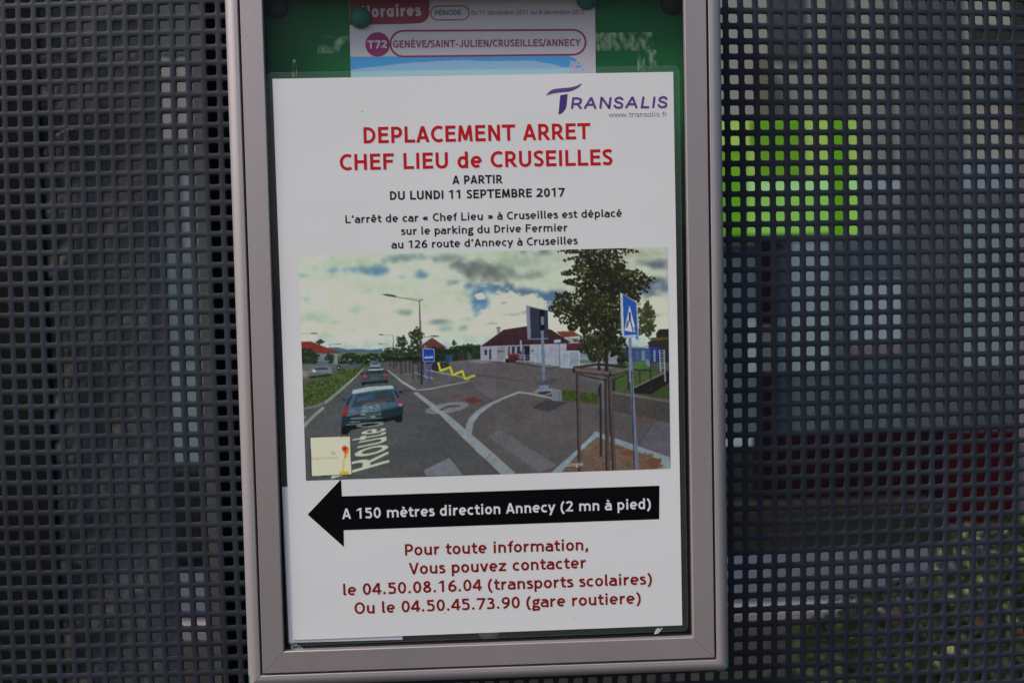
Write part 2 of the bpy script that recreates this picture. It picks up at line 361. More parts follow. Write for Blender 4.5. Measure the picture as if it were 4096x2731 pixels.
def rail(name, side, prof, clip=None):
    """profile points (d outwards from the groove line, z); side L R B T, mitred at 45 degrees; clip cuts the outer corners"""
    mb = MB(case_o); rows = []
    G = 0.10
    for d, z in prof:
        e = d if clip is None or d < clip else clip-(d-clip)*0.9
        if side == 'L': p = [(XL-d, YB-e+G), (XL-d, YT+e-G)]
        if side == 'R': p = [(XR+d, YT+e-G), (XR+d, YB-e+G)]
        if side == 'B': p = [(XR+e-G, YB-d), (XL-e+G, YB-d)]
        if side == 'T': p = [(XL-e+G, YT+d), (XR+e-G, YT+d)]
        rows.append([mb.P(*cab(*q), z) for q in p])
    n = len(rows)
    for i in range(n):
        a, b = rows[i], rows[(i+1) % n]; mb.f.append([a[0], b[0], b[1], a[1]])
    mb.f.append([r[0] for r in rows][::-1]); mb.f.append([r[1] for r in rows])
    return mb.build(name, m_al if name == 'door_rail' else m_al2, case)
door_prof = [(-12.25, ZGLASS-0.3), (-12.25, ZG-0.4), (-11.9, ZG), (-1.0, ZG), (-0.7, ZG-0.3), (-0.7, ZG-9), (-12.0, ZGLASS-3)]
out_prof = [(0.55, ZG-9), (0.55, ZG-0.5), (0.8, ZG-0.2)]+[(2.1+6.0*math.sin(math.radians(a)), ZG-0.1-5.5+5.5*math.cos(math.radians(a))) for a in range(4, 91, 6)]+[(8.1, 3.0), (7.4, 1.2), (5.0, 1.2), (5.0, ZG-9)]
for sd_ in 'LRBT':
    rail('door_rail', sd_, door_prof); rail('outer_rail', sd_, out_prof, clip=6.2)
# groove floor, tray walls behind, green board, glass
mb = MB(case_o)
for (x0, x1, y0, y1) in ((XL-5, XL-0.9+3, YB-5, YT+5), (XR-2.1, XR+5, YB-5, YT+5), (XL+2.2, XR-2.2, YB-5, YB+2.1), (XL+2.2, XR-2.2, YT-2.1, YT+5)):
    a = cab(x0, y0); b = cab(x1, y1); mb.box((a[0], a[1], 2.0), (b[0], b[1], ZG-9.3))
mb.build('body_tray', mat('dark_case_inside', (0.02, 0.021, 0.021), rough=0.6), case)
m_board = mat('green_board', (0.013, 0.155, 0.048), rough=0.5, spec=0.06, noise=(22, 0.18, (1, 1, 1)))
mb = MB(case_o); a = cab(XL+2.3, YB+2.3); b = cab(XR-2.3, YT-2.3); mb.box((a[0], a[1], 4.0), (b[0], b[1], ZB)); mb.build('back_board', m_board, case)
m_glass = film('clear_pane', (0.8, 0.85, 0.83), 0.008, rough=0.02, gloss=0.01)
mb = MB(case_o); a = cab(XL+2.6, YB+2.6); b = cab(XR-2.6, YT-2.6); mb.poly([(a[0], a[1]), (b[0], a[1]), (b[0], b[1]), (a[0], b[1])], ZGLASS); mb.build('glass_pane', m_glass, case)
m_gasket = mat('black_seal', (0.012, 0.013, 0.013), rough=0.5)
mb = MB(case_o)
for (x0, x1, y0, y1) in ((XL+11.6, XL+12.9, YB+11.6, YT-11.6), (XR-12.9, XR-11.6, YB+11.6, YT-11.6), (XL+12.9, XR-12.9, YB+11.6, YB+12.9)):
    a = cab(x0, y0); b = cab(x1, y1); mb.box((a[0], a[1], ZGLASS-2.5), (b[0], b[1], ZGLASS-0.3))
mb.build('seal', m_gasket, case)
mb = MB(case_o); zl = ZB+0.4  # dark strips on the board paint in the shade of the gaps around the notice
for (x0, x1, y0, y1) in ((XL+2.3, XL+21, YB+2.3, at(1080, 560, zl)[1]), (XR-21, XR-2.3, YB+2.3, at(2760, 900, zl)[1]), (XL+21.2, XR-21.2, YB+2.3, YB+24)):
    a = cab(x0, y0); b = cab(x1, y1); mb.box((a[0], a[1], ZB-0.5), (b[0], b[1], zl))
mb.build('shade_strip', mat('painted_shade', (0.012, 0.017, 0.015), rough=0.5, noise=(30, 0.3, (1, 1, 1))), case)
m_cap = mat('green_plastic', (0.01, 0.17, 0.12), rough=0.35)
for (sx, X, sy, Y) in ((-1, XL, -1, YB), (1, XR, -1, YB), (-1, XL, 1, YT), (1, XR, 1, YT)):
    pts = [(X+sx*1.0, Y+sy*1.0), (X+sx*7.5, Y+sy*1.0)]+[(X+sx*(3.9+3.6*math.cos(math.radians(t))), Y+sy*(3.9+3.6*math.sin(math.radians(t)))) for t in (0, 22, 45, 68, 90)]+[(X+sx*1.0, Y+sy*7.5)]
    pts = [cab(*p) for p in pts]
    if sx*sy < 0: pts = pts[::-1]
    mb = MB(case_o); mb.prism(pts, 1.5, ZG-2.2); mb.build('corner_cap', m_cap, case)
# old glue residue and scuffs on the pane
def residue(x0, y0, x1, y1, col, op, lo, hi, sc, st, z=ZGLASS+0.15):
    a = at(x0, y1, z); b = at(x1, y0, z); mb = MB(case_o); mb.poly([(a[0], a[1]), (b[0], a[1]), (b[0], b[1]), (a[0], b[1])], z)
    return mb.build('glue_residue', film('residue_%d_%d' % (x0, y0), col, op, rough=0.5, gloss=0.0, noise=(sc, lo, hi, st)), case)
residue(1270, 145, 1398, 215, (0.4, 0.5, 0.45), 0.32, 0.44, 0.68, 220, (1, 1, 0.8))
residue(2382, 130, 2610, 205, (0.42, 0.5, 0.43), 0.32, 0.40, 0.66, 330, (1.2, 1, 0.6))
residue(2550, 200, 2625, 285, (0.42, 0.5, 0.43), 0.4, 0.48, 0.66, 330, (1.3, 1, 0.6))
residue(1210, 2575, 2740, 2596, (0.45, 0.5, 0.5), 0.5, 0.42, 0.72, 160, (0.35, 1, 2.0))
residue(1170, 240, 1185, 310, (0.55, 0.62, 0.55), 0.5, 0.45, 0.65, 260, (4, 1, 0.8))

mb = MB(case_o); rs = random.Random(4)
for px, py, z, rr in [(2818, 1832, ZG, 0.35), (989, 142, ZG, 0.3), (2792, 556, ZG, 0.28), (2795, 2493, ZG, 0.3), (1015, 60, ZG, 0.25), (1052, 2380, ZG, 0.22), (1008, 1250, ZG, 0.2), (2800, 1200, ZG, 0.2), (2300, 2600, ZG, 0.3), (1700, 2640, ZG, 0.22), (1449, 447, ZP+0.1, 0.3), (1780, 2451, ZP+0.1, 0.25), (1431, 1960, ZP+0.1, 0.22), (2300, 2470, ZP+0.1, 0.2), (1330, 1240, ZP+0.15, 0.2), (2200, 2130, ZP+0.1, 0.2)]:
    x, y = at(px, py, z); mb.poly([(x+rr*math.cos(t)*rs.uniform(.6, 1.2), y+rr*math.sin(t)*rs.uniform(.6, 1.2)) for t in np.linspace(0, 2*math.pi, 8)[:-1]], z+0.05)
mb.build('dirt_specks', mat('dirt', (0.07, 0.06, 0.055), rough=0.9), case)['kind'] = 'stuff'

# ------------------------------------------------------------------ timetable behind the pane
ZT = ZB+0.35
def tt(x, y): return (1350+x/2.138, y/2.138)
tt_o = W3(*at(*tt(1150, 600), ZT), ZT)
tab = empty('timetable', tt_o, 'white and blue bus timetable pinned behind the glass above the notice', 'timetable')
m_tp = mat('timetable_paper', (0.66, 0.64, 0.69), rough=0.55, spec=0.1, noise=(16, 0.04, (1, 1, 1)))
a = at(*tt(113, 640), ZT); b = at(*tt(2209, 620), ZT); c = at(*tt(103, 205), ZT); d_ = at(*tt(2200, 82), ZT)
ux, uy = np.array(c)-np.array(a); k_ = 205/math.hypot(ux, uy)
mb = MB(tt_o)
pl = [(a[0]-ux*k_, a[1]-uy*k_), (b[0]-ux*k_, b[1]-uy*k_), (b[0]+ux*0.82, b[1]+uy*0.82), (a[0]+ux*1.75, a[1]+uy*1.75)]
pr = [(pl[1][0], pl[1][1]), (b[0]+ux*1.75, b[1]+uy*1.75)]
mb.prism([pl[0], pr[0], pr[1], pl[3]], ZT-0.25, ZT); mb.build('paper', m_tp, tab)
def tpoly(name, pts, m, dz=0.06, closed_w=None):
    mb = MB(tt_o); z = ZT+dz
    if closed_w is None: mb.poly([at(*tt(*p), z) for p in pts][::-1], z)
    else:
        q = [at(*tt(*p), z) for p in pts]; st = stroke_polys([('l', q+[q[0]])], closed_w)
        for f in st[0]: mb.poly(f, z)
    return mb.build(name, m, tab)
def T_(r, g, b): return ink(r, g, b, False)
burg = T_(122, 52, 62); purp = T_(122, 48, 92); tw = T_(172, 162, 166)
tpoly('title_tab', [(101, -200), (785, -200), (787, 60)]+[(690+97*math.cos(t), 105+97*math.sin(t)) for t in np.linspace(-0.3, 1.55, 9)]+[(560, 208), (104, 216)], burg)
text('text_line', 'Horaires', tt(208, 153), tt(718, 138), 47, ZT+0.1, tw, tab, tt_o, weight=0.24, geo=True)
pill = lambda x0, x1, yt0, yb0, yt1, yb1: [(x0+(yb0-yt0)/2*(1-math.sin(t)), (yt0+yb0)/2-(yb0-yt0)/2*math.cos(t)) for t in np.linspace(math.pi, 0, 12)][::1]+[(x1-(yb1-yt1)/2*(1-math.sin(t)), (yt1+yb1)/2-(yb1-yt1)/2*math.cos(t)) for t in np.linspace(0, math.pi, 12)]
tpoly('pill_outline', pill(797, 1125, 57, 174, 52, 172), T_(140, 62, 70), closed_w=0.32)
text('text_line', 'PÉRIODE', tt(835, 134), tt(1057, 131), 20, ZT+0.1, T_(72, 84, 80), tab, tt_o, weight=0.19, geo=True)
text('text_line', 'du 11 décembre 2011 au 8 décembre 2012', tt(1143, 130), tt(2112, 124), 18, ZT+0.1, T_(112, 82, 90), tab, tt_o, weight=0.15, geo=True)
tpoly('route_disc', [(343+105*math.cos(t), 382+105*math.sin(t)) for t in np.linspace(0, 2*math.pi, 33)[:-1]], purp, 0.08)
text('text_line', 'T72', tt(258, 419), tt(424, 415), 32.5, ZT+0.14, tw, tab, tt_o, weight=0.24, geo=True)
tpoly('pill_outline', pill(452, 2122, 266, 486, 258, 470), T_(128, 52, 80), closed_w=0.52)
text('text_line', 'GENÈVE/SAINT-JULIEN/CRUSEILLES/ANNECY', tt(475, 411), tt(2080, 396), 29, ZT+0.1, T_(124, 62, 98), tab, tt_o, weight=0.2, geo=True)
skyline = [(115, 600), (190, 588), (300, 577), (380, 566), (500, 552), (600, 541), (700, 536), (820, 527), (900, 522), (1060, 518), (1300, 524), (1500, 522), (1690, 520), (1750, 540), (1850, 552), (1900, 570), (2000, 580), (2060, 590)]
jag = []
for i in range(len(skyline)-1):
    (x0, y0), (x1, y1) = skyline[i:i+2]
    for k in range(6): t = k/6; jag.append((x0+(x1-x0)*t, y0+(y1-y0)*t+random.uniform(-4, 4)))
tpoly('sky_print', [(110, 488), (1100, 482), (1975, 478), (2030, 500), (2075, 545), (2100, 590), (2115, 640), (2125, 700), (114, 700)], T_(72, 142, 196), 0.05)
tpoly('mountain_print', jag+[(2118, 640), (2125, 700), (114, 700)], T_(132, 168, 206), 0.08)
tpoly('lake_print', [(115, 614), (600, 606), (1300, 598), (2090, 585), (2112, 640), (2120, 700), (114, 700)], T_(146, 184, 216), 0.11)
mb = MB(tt_o)
for k in range(60):
    x = random.uniform(1990, 2105); y = random.uniform(525+max(0, (x-2050))*1.1, 640); r = random.uniform(5, 14); z = ZT+0.13+k*0.0015
    mb.poly([at(*tt(x+r*math.cos(t)*random.uniform(.7, 1.2), y+r*math.sin(t)), z) for t in np.linspace(0, 2*math.pi, 8)[:-1]][::-1], z)
mb.build('flower_print', T_(172, 162, 196), tab)

# ------------------------------------------------------------------ magnets
def magnet(px, py, r, m, label, z0=ZT+0.3, h=4.2):
    prof = [(0.0, h), (r*0.45, h*0.96), (r*0.75, h*0.8), (r*0.93, h*0.5), (r, h*0.2), (r, 0.0)]
    x, y = at(px, py, z0+h*0.5); o = W3(x, y, z0); mb = MB(o); n = 28; rings = []
    top = mb.P(x, y, z0+h)
    for rr, zz in prof[1:]: rings.append([mb.P(x+rr*math.cos(2*math.pi*k/n), y+rr*math.sin(2*math.pi*k/n), z0+zz) for k in range(n)])
    for k in range(n): mb.f.append([top, rings[0][k], rings[0][(k+1) % n]])
    for i in range(len(rings)-1):
        for k in range(n): mb.f.append([rings[i][k], rings[i+1][k], rings[i+1][(k+1) % n], rings[i][(k+1) % n]])
    mb.f.append(rings[-1][::-1])
    ob = mb.build('round_magnet', m, None, smooth=True)
    return tag(ob, label, 'magnet', 'round magnets inside the display case')
m_mg = mat('green_magnet', (0.03, 0.17, 0.11), rough=0.35); m_mk = mat('black_magnet', (0.03, 0.024, 0.022), rough=0.25); m_mc = mat('cream_magnet', (0.62, 0.58, 0.48), rough=0.4)
magnet(1440, 68, 5.7, m_mg, 'green round magnet over the left end of the burgundy timetable tab')
magnet(2349, -6, 5.7, m_mg, 'green round magnet at the top right corner of the timetable')
magnet(1102, 22, 6.6, m_mk, 'black round magnet on the green board, top left corner of the case', ZB+0.05)
magnet(2692, 8, 6.6, m_mk, 'black round magnet on the green board, top right corner of the case', ZB+0.05)
magnet(1955, 2526, 6.0, m_mc, 'cream round magnet peeping out under the bottom edge of the notice', ZB+0.5)

# ------------------------------------------------------------------ loose sheet behind the notice, tape
zz = ZP-0.55; q = [(1128, 1946), (1600, 1936), (1610, 2556), (1156, 2569)]
so = W3(*at(1380, 2560, zz), zz); mb = MB(so); mb.prism([at(*p, zz) for p in q][::-1], zz-0.12, zz)
o = mb.build('paper_sheet', mat('blank_paper', (0.70, 0.70, 0.78), rough=0.6, spec=0.2), None)
tag(o, 'blank white sheet showing along the lower left edge behind the laminated notice', 'paper sheet')
zz = ZP+0.25; to = W3(*at(1195, 2590, zz), zz); mb = MB(to)
mb.poly([at(*p, zz) for p in ((1158, 2568), (1176, 2566), (1228, 2600), (1222, 2606), (1170, 2604))][::-1], zz)
o = mb.build('adhesive_tape', film('clear_tape', (0.62, 0.70, 0.74), 0.5, rough=0.2, gloss=0.12, noise=(300, 0.4, 0.62, (2, 1, 3))), None)
tag(o, 'short piece of clear adhesive tape at the bottom left corner of the notice', 'tape')

# ------------------------------------------------------------------ laminated notice
cx_, cy_, pa = -25.55, -6.48, 0.00511; no = W3(cx_, cy_-148.5, ZP)
note = empty('notice', no, 'laminated white notice with red heading, street photograph and black arrow', 'notice')
def np_(x, y): return (cx_+x*math.cos(pa)-y*math.sin(pa), cy_+x*math.sin(pa)+y*math.cos(pa))
corner = [at(1089.3, 316.3, ZP), at(2692.9, 288.3, ZP), at(2728.8, 2498.8, ZP), at(1173, 2558.5, ZP)]
m_paper = mat('laminated_paper', (0.79, 0.79, 0.79), noise=(6, 0.035, (1, 1, 2.5)), **GLOSS)
mb = MB(no); mb.prism(corner[::-1], ZP-0.2, ZP); mb.build('paper', m_paper, note)
cc = np.array(corner); mid = cc.mean(0); ring_o = []; MG = 3.1
ex = (cc[1]-cc[0])/np.linalg.norm(cc[1]-cc[0]); ey = (cc[0]-cc[3])/np.linalg.norm(cc[0]-cc[3])
sg = ((-1, 1), (1, 1), (1, -1), (-1, -1)); outer = []
for k, (sx, sy) in enumerate(sg):
    for t in (0, 22.5, 45, 67.5, 90):
        a0 = {0: 180, 1: 90, 2: 0, 3: -90}[k]; an = math.radians(a0-t)
        c_ = cc[k]+ex*sx*(MG-3.0)+ey*sy*(MG-3.0)
        outer.append(tuple(c_+ex*3.0*math.cos(an)+ey*3.0*math.sin(an)))
mb = MB(no); oi = [mb.P(*p, ZP-0.1) for p in outer]; ii = [mb.P(*p, ZP-0.1) for p in corner]
for k in range(4):
    for j in range(4): mb.f.append([ii[k], oi[5*k+j+1], oi[5*k+j]])
    mb.f.append([ii[k], ii[(k+1) % 4], oi[(5*k+5) % 20], oi[5*k+4]])
mb.build('laminate_border', film('laminate_film', (0.55, 0.66, 0.64), 0.055, rough=0.12, gloss=0.02), note)
# a fine bright line where the sealed film ends
mb = MB(no); st = stroke_polys([('l', outer+[outer[0]])], 0.10)
for f in st[0]: mb.poly(f, ZP-0.04)
mb.build('laminate_edge', film('laminate_cut_edge', (0.6, 0.68, 0.66), 0.14, rough=0.2, gloss=0.04), note)

ZI = ZP+0.06
red = ink(162, 24, 30); blk = ink(30, 34, 34); red2 = ink(112, 24, 16); pur = ink(84, 60, 118); wht = mat('ink_white', (0.78, 0.78, 0.80), **GLOSS)
text('text_line', 'DEPLACEMENT ARRET', (1455, 574.7), (2362, 557), 65, ZI, red, note, no, 0.188, track=6, label='upper red heading line in bold capitals')
text('text_line', 'CHEF LIEU de CRUSEILLES', (1359.8, 682.3), (2450, 660.8), 64.5, ZI, red, note, no, 0.188, track=6, label='second red heading line')
text('text_line', 'A PARTIR', (1809.7, 737.5), (2011, 733.6), 34.4, ZI, blk, note, no, 0.2)
text('text_line', 'DU LUNDI 11 SEPTEMBRE 2017', (1560.3, 800.6), (2260.5, 786.4), 35, ZI, blk, note, no, 0.2)
text('text_line', "L'arrêt de car « Chef Lieu » à Cruseilles est déplacé", (1381.9, 893.1), (2488.2, 867.8), 31.5, ZI, blk, note, no, 0.178)
text('text_line', 'sur le parking du Drive Fermier', (1604.6, 940.3), (2269.8, 925.3), 31.5, ZI, blk, note, no, 0.178)
text('text_line', "au 126 route d'Annecy à Cruseilles", (1565.6, 994.6), (2311, 977.2), 31.5, ZI, blk, note, no, 0.178)
text('text_line', 'Pour toute information,', (1620.3, 2220.8), (2354, 2199), 46, ZI, red2, note, no, 0.178, label='brown-red line of large print under the arrow')
text('text_line', 'Vous pouvez contacter', (1636, 2296.2), (2344.3, 2270.9), 46, ZI, red2, note, no, 0.178)
text('text_line', 'le 04.50.08.16.04 (transports scolaires)', (1373.5, 2380.5), (2607.9, 2335.5), 46, ZI, red2, note, no, 0.178)
text('text_line', 'Ou le 04.50.45.73.90 (gare routiere)', (1418.5, 2454.3), (2563.3, 2412), 46, ZI, red2, note, no, 0.178, label='lowest brown-red line of print')
# black arrow
def crop5(x, y): return (1100+x/2.6133, 1850+y/2.6133)
def crop6(x, y): return (1900+x/2.352, 1850+y/2.352)
ar = [crop5(340, 540), crop5(690, 172), crop5(699, 350), crop6(1735, 215), crop6(1733, 530), crop5(717, 704), crop5(721, 880)]
ao = W3(*at(*ar[0], ZI), ZI)
mb = MB(no); mb.poly([at(*p, ZI) for p in ar][::-1], ZI); arr = mb.build('arrow', mat('ink_arrow', (0.004, 0.003, 0.004), **GLOSS), note)
text('text_line', 'A 150 mètres direction Annecy (2 mn à pied)', (1369, 2075), (2603.6, 2033.7), 42, ZI+0.08, wht, arr, no, 0.18)
# logo
def cl(x, y): return (2150+x/4.276, 300+y/4.276)
def npoly(name, pts, m, z=ZI, par=note): mb = MB(no); mb.poly([at(*p, z) for p in pts][::-1], z); return mb.build(name, m, par)
top_e = [(140, 360), (185, 305), (240, 262), (320, 238), (430, 228), (540, 217), (640, 198), (700, 175), (765, 138)]
bot_e = [(140, 360), (230, 330), (330, 310), (440, 298), (540, 287), (620, 262), (690, 225), (735, 185), (765, 138)]
logo = MB(no); te = [at(*cl(*p), ZI) for p in spl(top_e, 4)]; be = [at(*cl(*p), ZI) for p in spl(bot_e, 4)]
for i in range(len(te)-1): logo.poly([te[i], te[i+1], be[i+1], be[i]][::-1], ZI)
logo = logo.build('logo', pur, note)
npoly('letter_stem', [cl(*p) for p in ((388, 352), (515, 325), (506, 430), (497, 520), (485, 570), (455, 620), (420, 655), (385, 672), (358, 678), (372, 520))], ink(66, 46, 108), ZI, logo)
mb = MB(no); HS = 20/4.276*0.1355
for ch, x0, x1, yb_ in (('R', 570, 775, 590), ('A', 790, 1008, 588), ('N', 1055, 1270, 584), ('S', 1297, 1478, 582), ('A', 1497, 1712, 579), ('L', 1757, 1915, 577), ('I', 1958, 2025, 575), ('S', 2050, 2232, 573)):
    w_, h_ = (x1-x0-42), 165.0; X0 = x0+21; Y0 = yb_-21; S = 0.10
    g = {'R': [[(0, 0), (0.13, 1), (0.62, 1), (0.9, .88), (0.93, .7), (0.82, .5), (0.6, .42), (0.08, .40)], [(0.55, .42), (0.9, 0)]],
         'A': [[(0, 0), (0.58, 1), (0.64, 1), (1, 0)], [(0.22, .33), (0.86, .33)]],
         'N': [[(0, 0), (0.1, 1), (0.16, 1), (0.84, 0), (0.88, 0), (1, 1)]],
         'S': [spl([(0.97, .84), (0.75, 1.0), (0.45, 1.0), (0.15, .86), (0.15, .66), (0.4, .54), (0.75, .44), (0.94, .26), (0.82, .05), (0.5, -.02), (0.2, 0.02), (0.0, .2)])],
         'L': [[(0.22, 1), (0.03, 0), (1, 0)]], 'I': [[(0.85, 1), (0, 0)]]}[ch]
    if ch == 'L': g = [[(0.28, 1), (0.05, 0), (1, 0)]]
    for gi, stx in enumerate(g):
        z = ZI+0.01*gi; pts = [at(*cl(X0+u*w_, Y0-v*h_), z) for u, v in stx]
        for k, stp in enumerate(stroke_polys([('l', pts)], HS*0.001*0+0.62, True)):
            for f in stp: mb.poly(f, z+0.002*k)
mb.build('logo_lettering', pur, logo)
text('text_line', 'www.transalis.fr', cl(1218, 722), cl(2220, 714), 19.5, ZI, ink(104, 92, 128), logo, no, 0.105, geo=True)
# white paint scribble on the pane at the lower right
zz = ZGLASS+0.3; mb = MB(case_o)
for pts in ([(1540, 495), (1552, 462), (1562, 455), (1572, 470), (1562, 490), (1540, 495)], [(1556, 462), (1556, 485)], [(1565, 490), (1600, 450)], [(1572, 452), (1585, 468)]):
    q = [at(1900+x/2.138, 2300+y/2.138, zz) for x, y in pts]
    for st in stroke_polys([('l', q)], 0.33, True):
        for f in st: mb.poly(f, zz)
    zz += 0.01
mb.build('paint_scribble', mat('white_paint', (0.75, 0.77, 0.77), rough=0.5), case)

# ------------------------------------------------------------------ street photograph printed on the notice (flat print, painted into a colour attribute)
QW, QH = 1400, 856
picc = [(1193.3, 1023.8), (2669.9, 988.8), (2682.2, 1873.5), (1223.8, 1921.6)]
def homog(src, dst):
    A = []; b = []
    for (x, y), (u, v) in zip(src, dst):
        A += [[x, y, 1, 0, 0, 0, -u*x, -u*y], [0, 0, 0, x, y, 1, -v*x, -v*y]]; b += [u, v]
    h = np.linalg.solve(np.array(A, float), np.array(b, float)); return np.append(h, 1).reshape(3, 3)
HP = homog(picc, [(0, 0), (QW, 0), (QW, QH), (0, QH)])
OFF = {'A': (1180, 980), 'B': (1900, 980), 'C': (1180, 1400), 'D': (1900, 1400)}; KS = 2.851; PS = QW/1472.0/KS
def tq(v, pts):
    o = OFF[v]; p = np.array([(o[0]+x/KS, o[1]+y/KS, 1) for x, y in pts])@HP.T; return p[:, :2]/p[:, 2:]
IMG = np.zeros((QH, QW, 3)); YY, XX = np.mgrid[0:QH, 0:QW]
def smooth_noise(sx, sy, seed, octs=4):
    r = np.random.default_rng(seed); out = np.zeros((QH, QW)); amp = 1; tot = 0
    for o in range(octs):
        nx, ny = max(2, int(QW/sx)+2), max(2, int(QH/sy)+2); g = r.random((ny+2, nx+2))
        fx = XX/sx; fy = YY/sy; ix = np.minimum(fx.astype(int), nx); iy = np.minimum(fy.astype(int), ny); tx = fx-ix; ty = fy-iy
        tx = np.clip(tx*tx*(3-2*tx), 0, 1); ty = np.clip(ty*ty*(3-2*ty), 0, 1)
        v = (g[iy, ix]*(1-tx)+g[iy, ix+1]*tx)*(1-ty)+(g[iy+1, ix]*(1-tx)+g[iy+1, ix+1]*tx)*ty
        out += v*amp; tot += amp; amp *= 0.55; sx = max(2, sx/2); sy = max(2, sy/2)
    return out/tot-0.5
def fill(P, col, al=1.0):
    x0, y0 = np.floor(P.min(0)).astype(int)-1; x1, y1 = np.ceil(P.max(0)).astype(int)+2
    x0, y0 = max(x0, 0), max(y0, 0); x1, y1 = min(x1, QW), min(y1, QH)
    if x1 <= x0 or y1 <= y0: return
    xs = XX[y0:y1, x0:x1]+0.5; ys = YY[y0:y1, x0:x1]+0.5; ins = np.zeros(xs.shape, bool)
    for i in range(len(P)):
        ax, ay = P[i-1]; bx, by = P[i]
        if ay == by: continue
        c = ((ay > ys) != (by > ys)) & (xs < (bx-ax)*(ys-ay)/(by-ay)+ax); ins ^= c
    reg = IMG[y0:y1, x0:x1]; reg[ins] = reg[ins]*(1-al)+np.array(col)*al
def pg(v, pts, col, al=1.0): fill(tq(v, pts), col, al)
def ln(v, pts, wd, col, al=1.0, w2=None):
    p = tq(v, pts); n = len(p); w2 = wd if w2 is None else w2
    for i in range(n-1):
        d = p[i+1]-p[i]; m = np.hypot(*d)
        if m < 0.1: continue
        nn = np.array([-d[1], d[0]])/m; a = (wd+(w2-wd)*i/(n-1))*PS/2; b = (wd+(w2-wd)*(i+1)/(n-1))*PS/2; e = d/m*min(a, 1.5)*0.6
        fill(np.array([p[i]+nn*a-e, p[i+1]+nn*b+e, p[i+1]-nn*b+e, p[i]-nn*a-e]), col, al)
def el(v, x, y, rx, ry, col, al=1.0, rot=0.0):
    r = math.radians(rot); pg(v, [(x+rx*math.cos(t)*math.cos(r)-ry*math.sin(t)*math.sin(r), y+rx*math.cos(t)*math.sin(r)+ry*math.sin(t)*math.cos(r)) for t in np.linspace(0, 2*math.pi, 24)[:-1]], col, al)
N1 = smooth_noise(90, 45, 1, 5); N2 = smooth_noise(40, 26, 2, 4); N3 = smooth_noise(9, 9, 3, 2)
N4 = smooth_noise(16, 11, 9, 3)
def soft(v, x, y, rx, ry, col, al=1.0, rot=0.0, hard=1.05, warp=1.2):
    c = tq(v, [(x, y)])[0]; a = rx*PS; b = ry*PS; r = math.radians(rot)
    dx = XX-c[0]; dy = YY-c[1]; u = (dx*math.cos(r)+dy*math.sin(r))/a; w_ = (-dx*math.sin(r)+dy*math.cos(r))/b
    d = np.sqrt(u*u+w_*w_)+N2*warp+N1*warp*0.8+N4*warp*0.7
    k = np.clip((1.25-d)*hard, 0, 1); k = (k*k*(3-2*k))[..., None]*al; IMG[:] = IMG*(1-k)+np.array(col)*k
def leaves(v, blobs, n, cols, r0=5, r1=12, seed=5):
    r = random.Random(seed); tot = sum(b[2]*b[3] for b in blobs)
    for b in blobs:
        for _ in range(int(n*b[2]*b[3]/tot)):
            t = r.uniform(0, 6.283); q = math.sqrt(r.random())*(1+0.22*math.sin(5*t+b[0])); x = b[0]+b[2]*q*math.cos(t); y = b[1]+b[3]*q*math.sin(t)
            rr = r.uniform(r0, r1); a0 = r.uniform(0, 6.28)
            pg(v, [(x+rr*r.uniform(.6, 1.2)*math.cos(a0+k*1.257), y+rr*r.uniform(.6, 1.2)*math.sin(a0+k*1.257)) for k in range(5)], cols[r.randrange(len(cols))])
# sky
IMG[:] = (196, 204, 180); IMG += N1[..., None]*np.array([26, 20, 30])
gy = np.clip(1-YY/330.0, 0, 1)[..., None]; IMG[:] = IMG*(1-gy*0.25)+np.array([164, 190, 176])*gy*0.25
BL = (92, 132, 158); GR = (124, 138, 132)
for a in ((560, 200, 420, 70, (165, 186, 160), .6), (1250, 150, 260, 62, (118, 145, 142), .9), (1700, 160, 250, 62, GR, .9), (2010, 270, 260, 95, (112, 122, 124), .95), (960, 310, 190, 66, BL, .95), (650, 285, 260, 34, (112, 148, 160), .85), (450, 290, 110, 30, (120, 152, 164), .8), (1440, 350, 90, 62, BL, .9), (1230, 370, 80, 16, BL, .8),
          (1800, 430, 90, 34, (104, 130, 148), .9), (2060, 470, 240, 34, (98, 124, 150), .9), (2120, 660, 130, 170, (84, 126, 164), 1), (130, 345, 110, 18, (120, 158, 160), .8), (130, 628, 80, 38, (142, 176, 168), .8), (1220, 775, 160, 38, (122, 146, 144), .85), (1620, 880, 190, 32, (122, 138, 140), .85),
          (1930, 850, 130, 26, (124, 138, 136), .8), (1950, 940, 90, 30, (118, 136, 140), .8), (850, 535, 70, 16, (150, 180, 166), .8), (1400, 565, 100, 16, (150, 176, 168), .8), (720, 740, 140, 60, (156, 180, 162), .6), (230, 820, 190, 60, (160, 182, 164), .6), (450, 870, 200, 18, (150, 172, 158), .7), (300, 1030, 140, 40, (150, 176, 168), .6), (1720, 950, 80, 28, (132, 168, 176), .7)):
    soft('A', *a[:4], a[4], a[5])
for a in ((180, 340, 260, 100, (106, 118, 110), .95), (560, 365, 330, 50, (132, 146, 136), .8), (760, 90, 110, 46, (116, 130, 132), .85), (560, 80, 40, 20, (110, 128, 134), .8), (500, 200, 300, 60, (158, 178, 158), .6), (150, 500, 300, 60, (88, 124, 158), .9), (600, 560, 520, 66, (88, 118, 146), .95, 4), (900, 640, 240, 90, (84, 116, 146), .95),
          (1960, 470, 330, 120, (92, 110, 128), .95), (2080, 220, 200, 70, (98, 110, 120), .9), (1900, 120, 260, 70, (168, 176, 150), .8), (20, 760, 70, 130, (88, 130, 160), .95)):
    soft('B', *a[:4], a[4], a[5], a[6] if len(a) > 6 else 0)
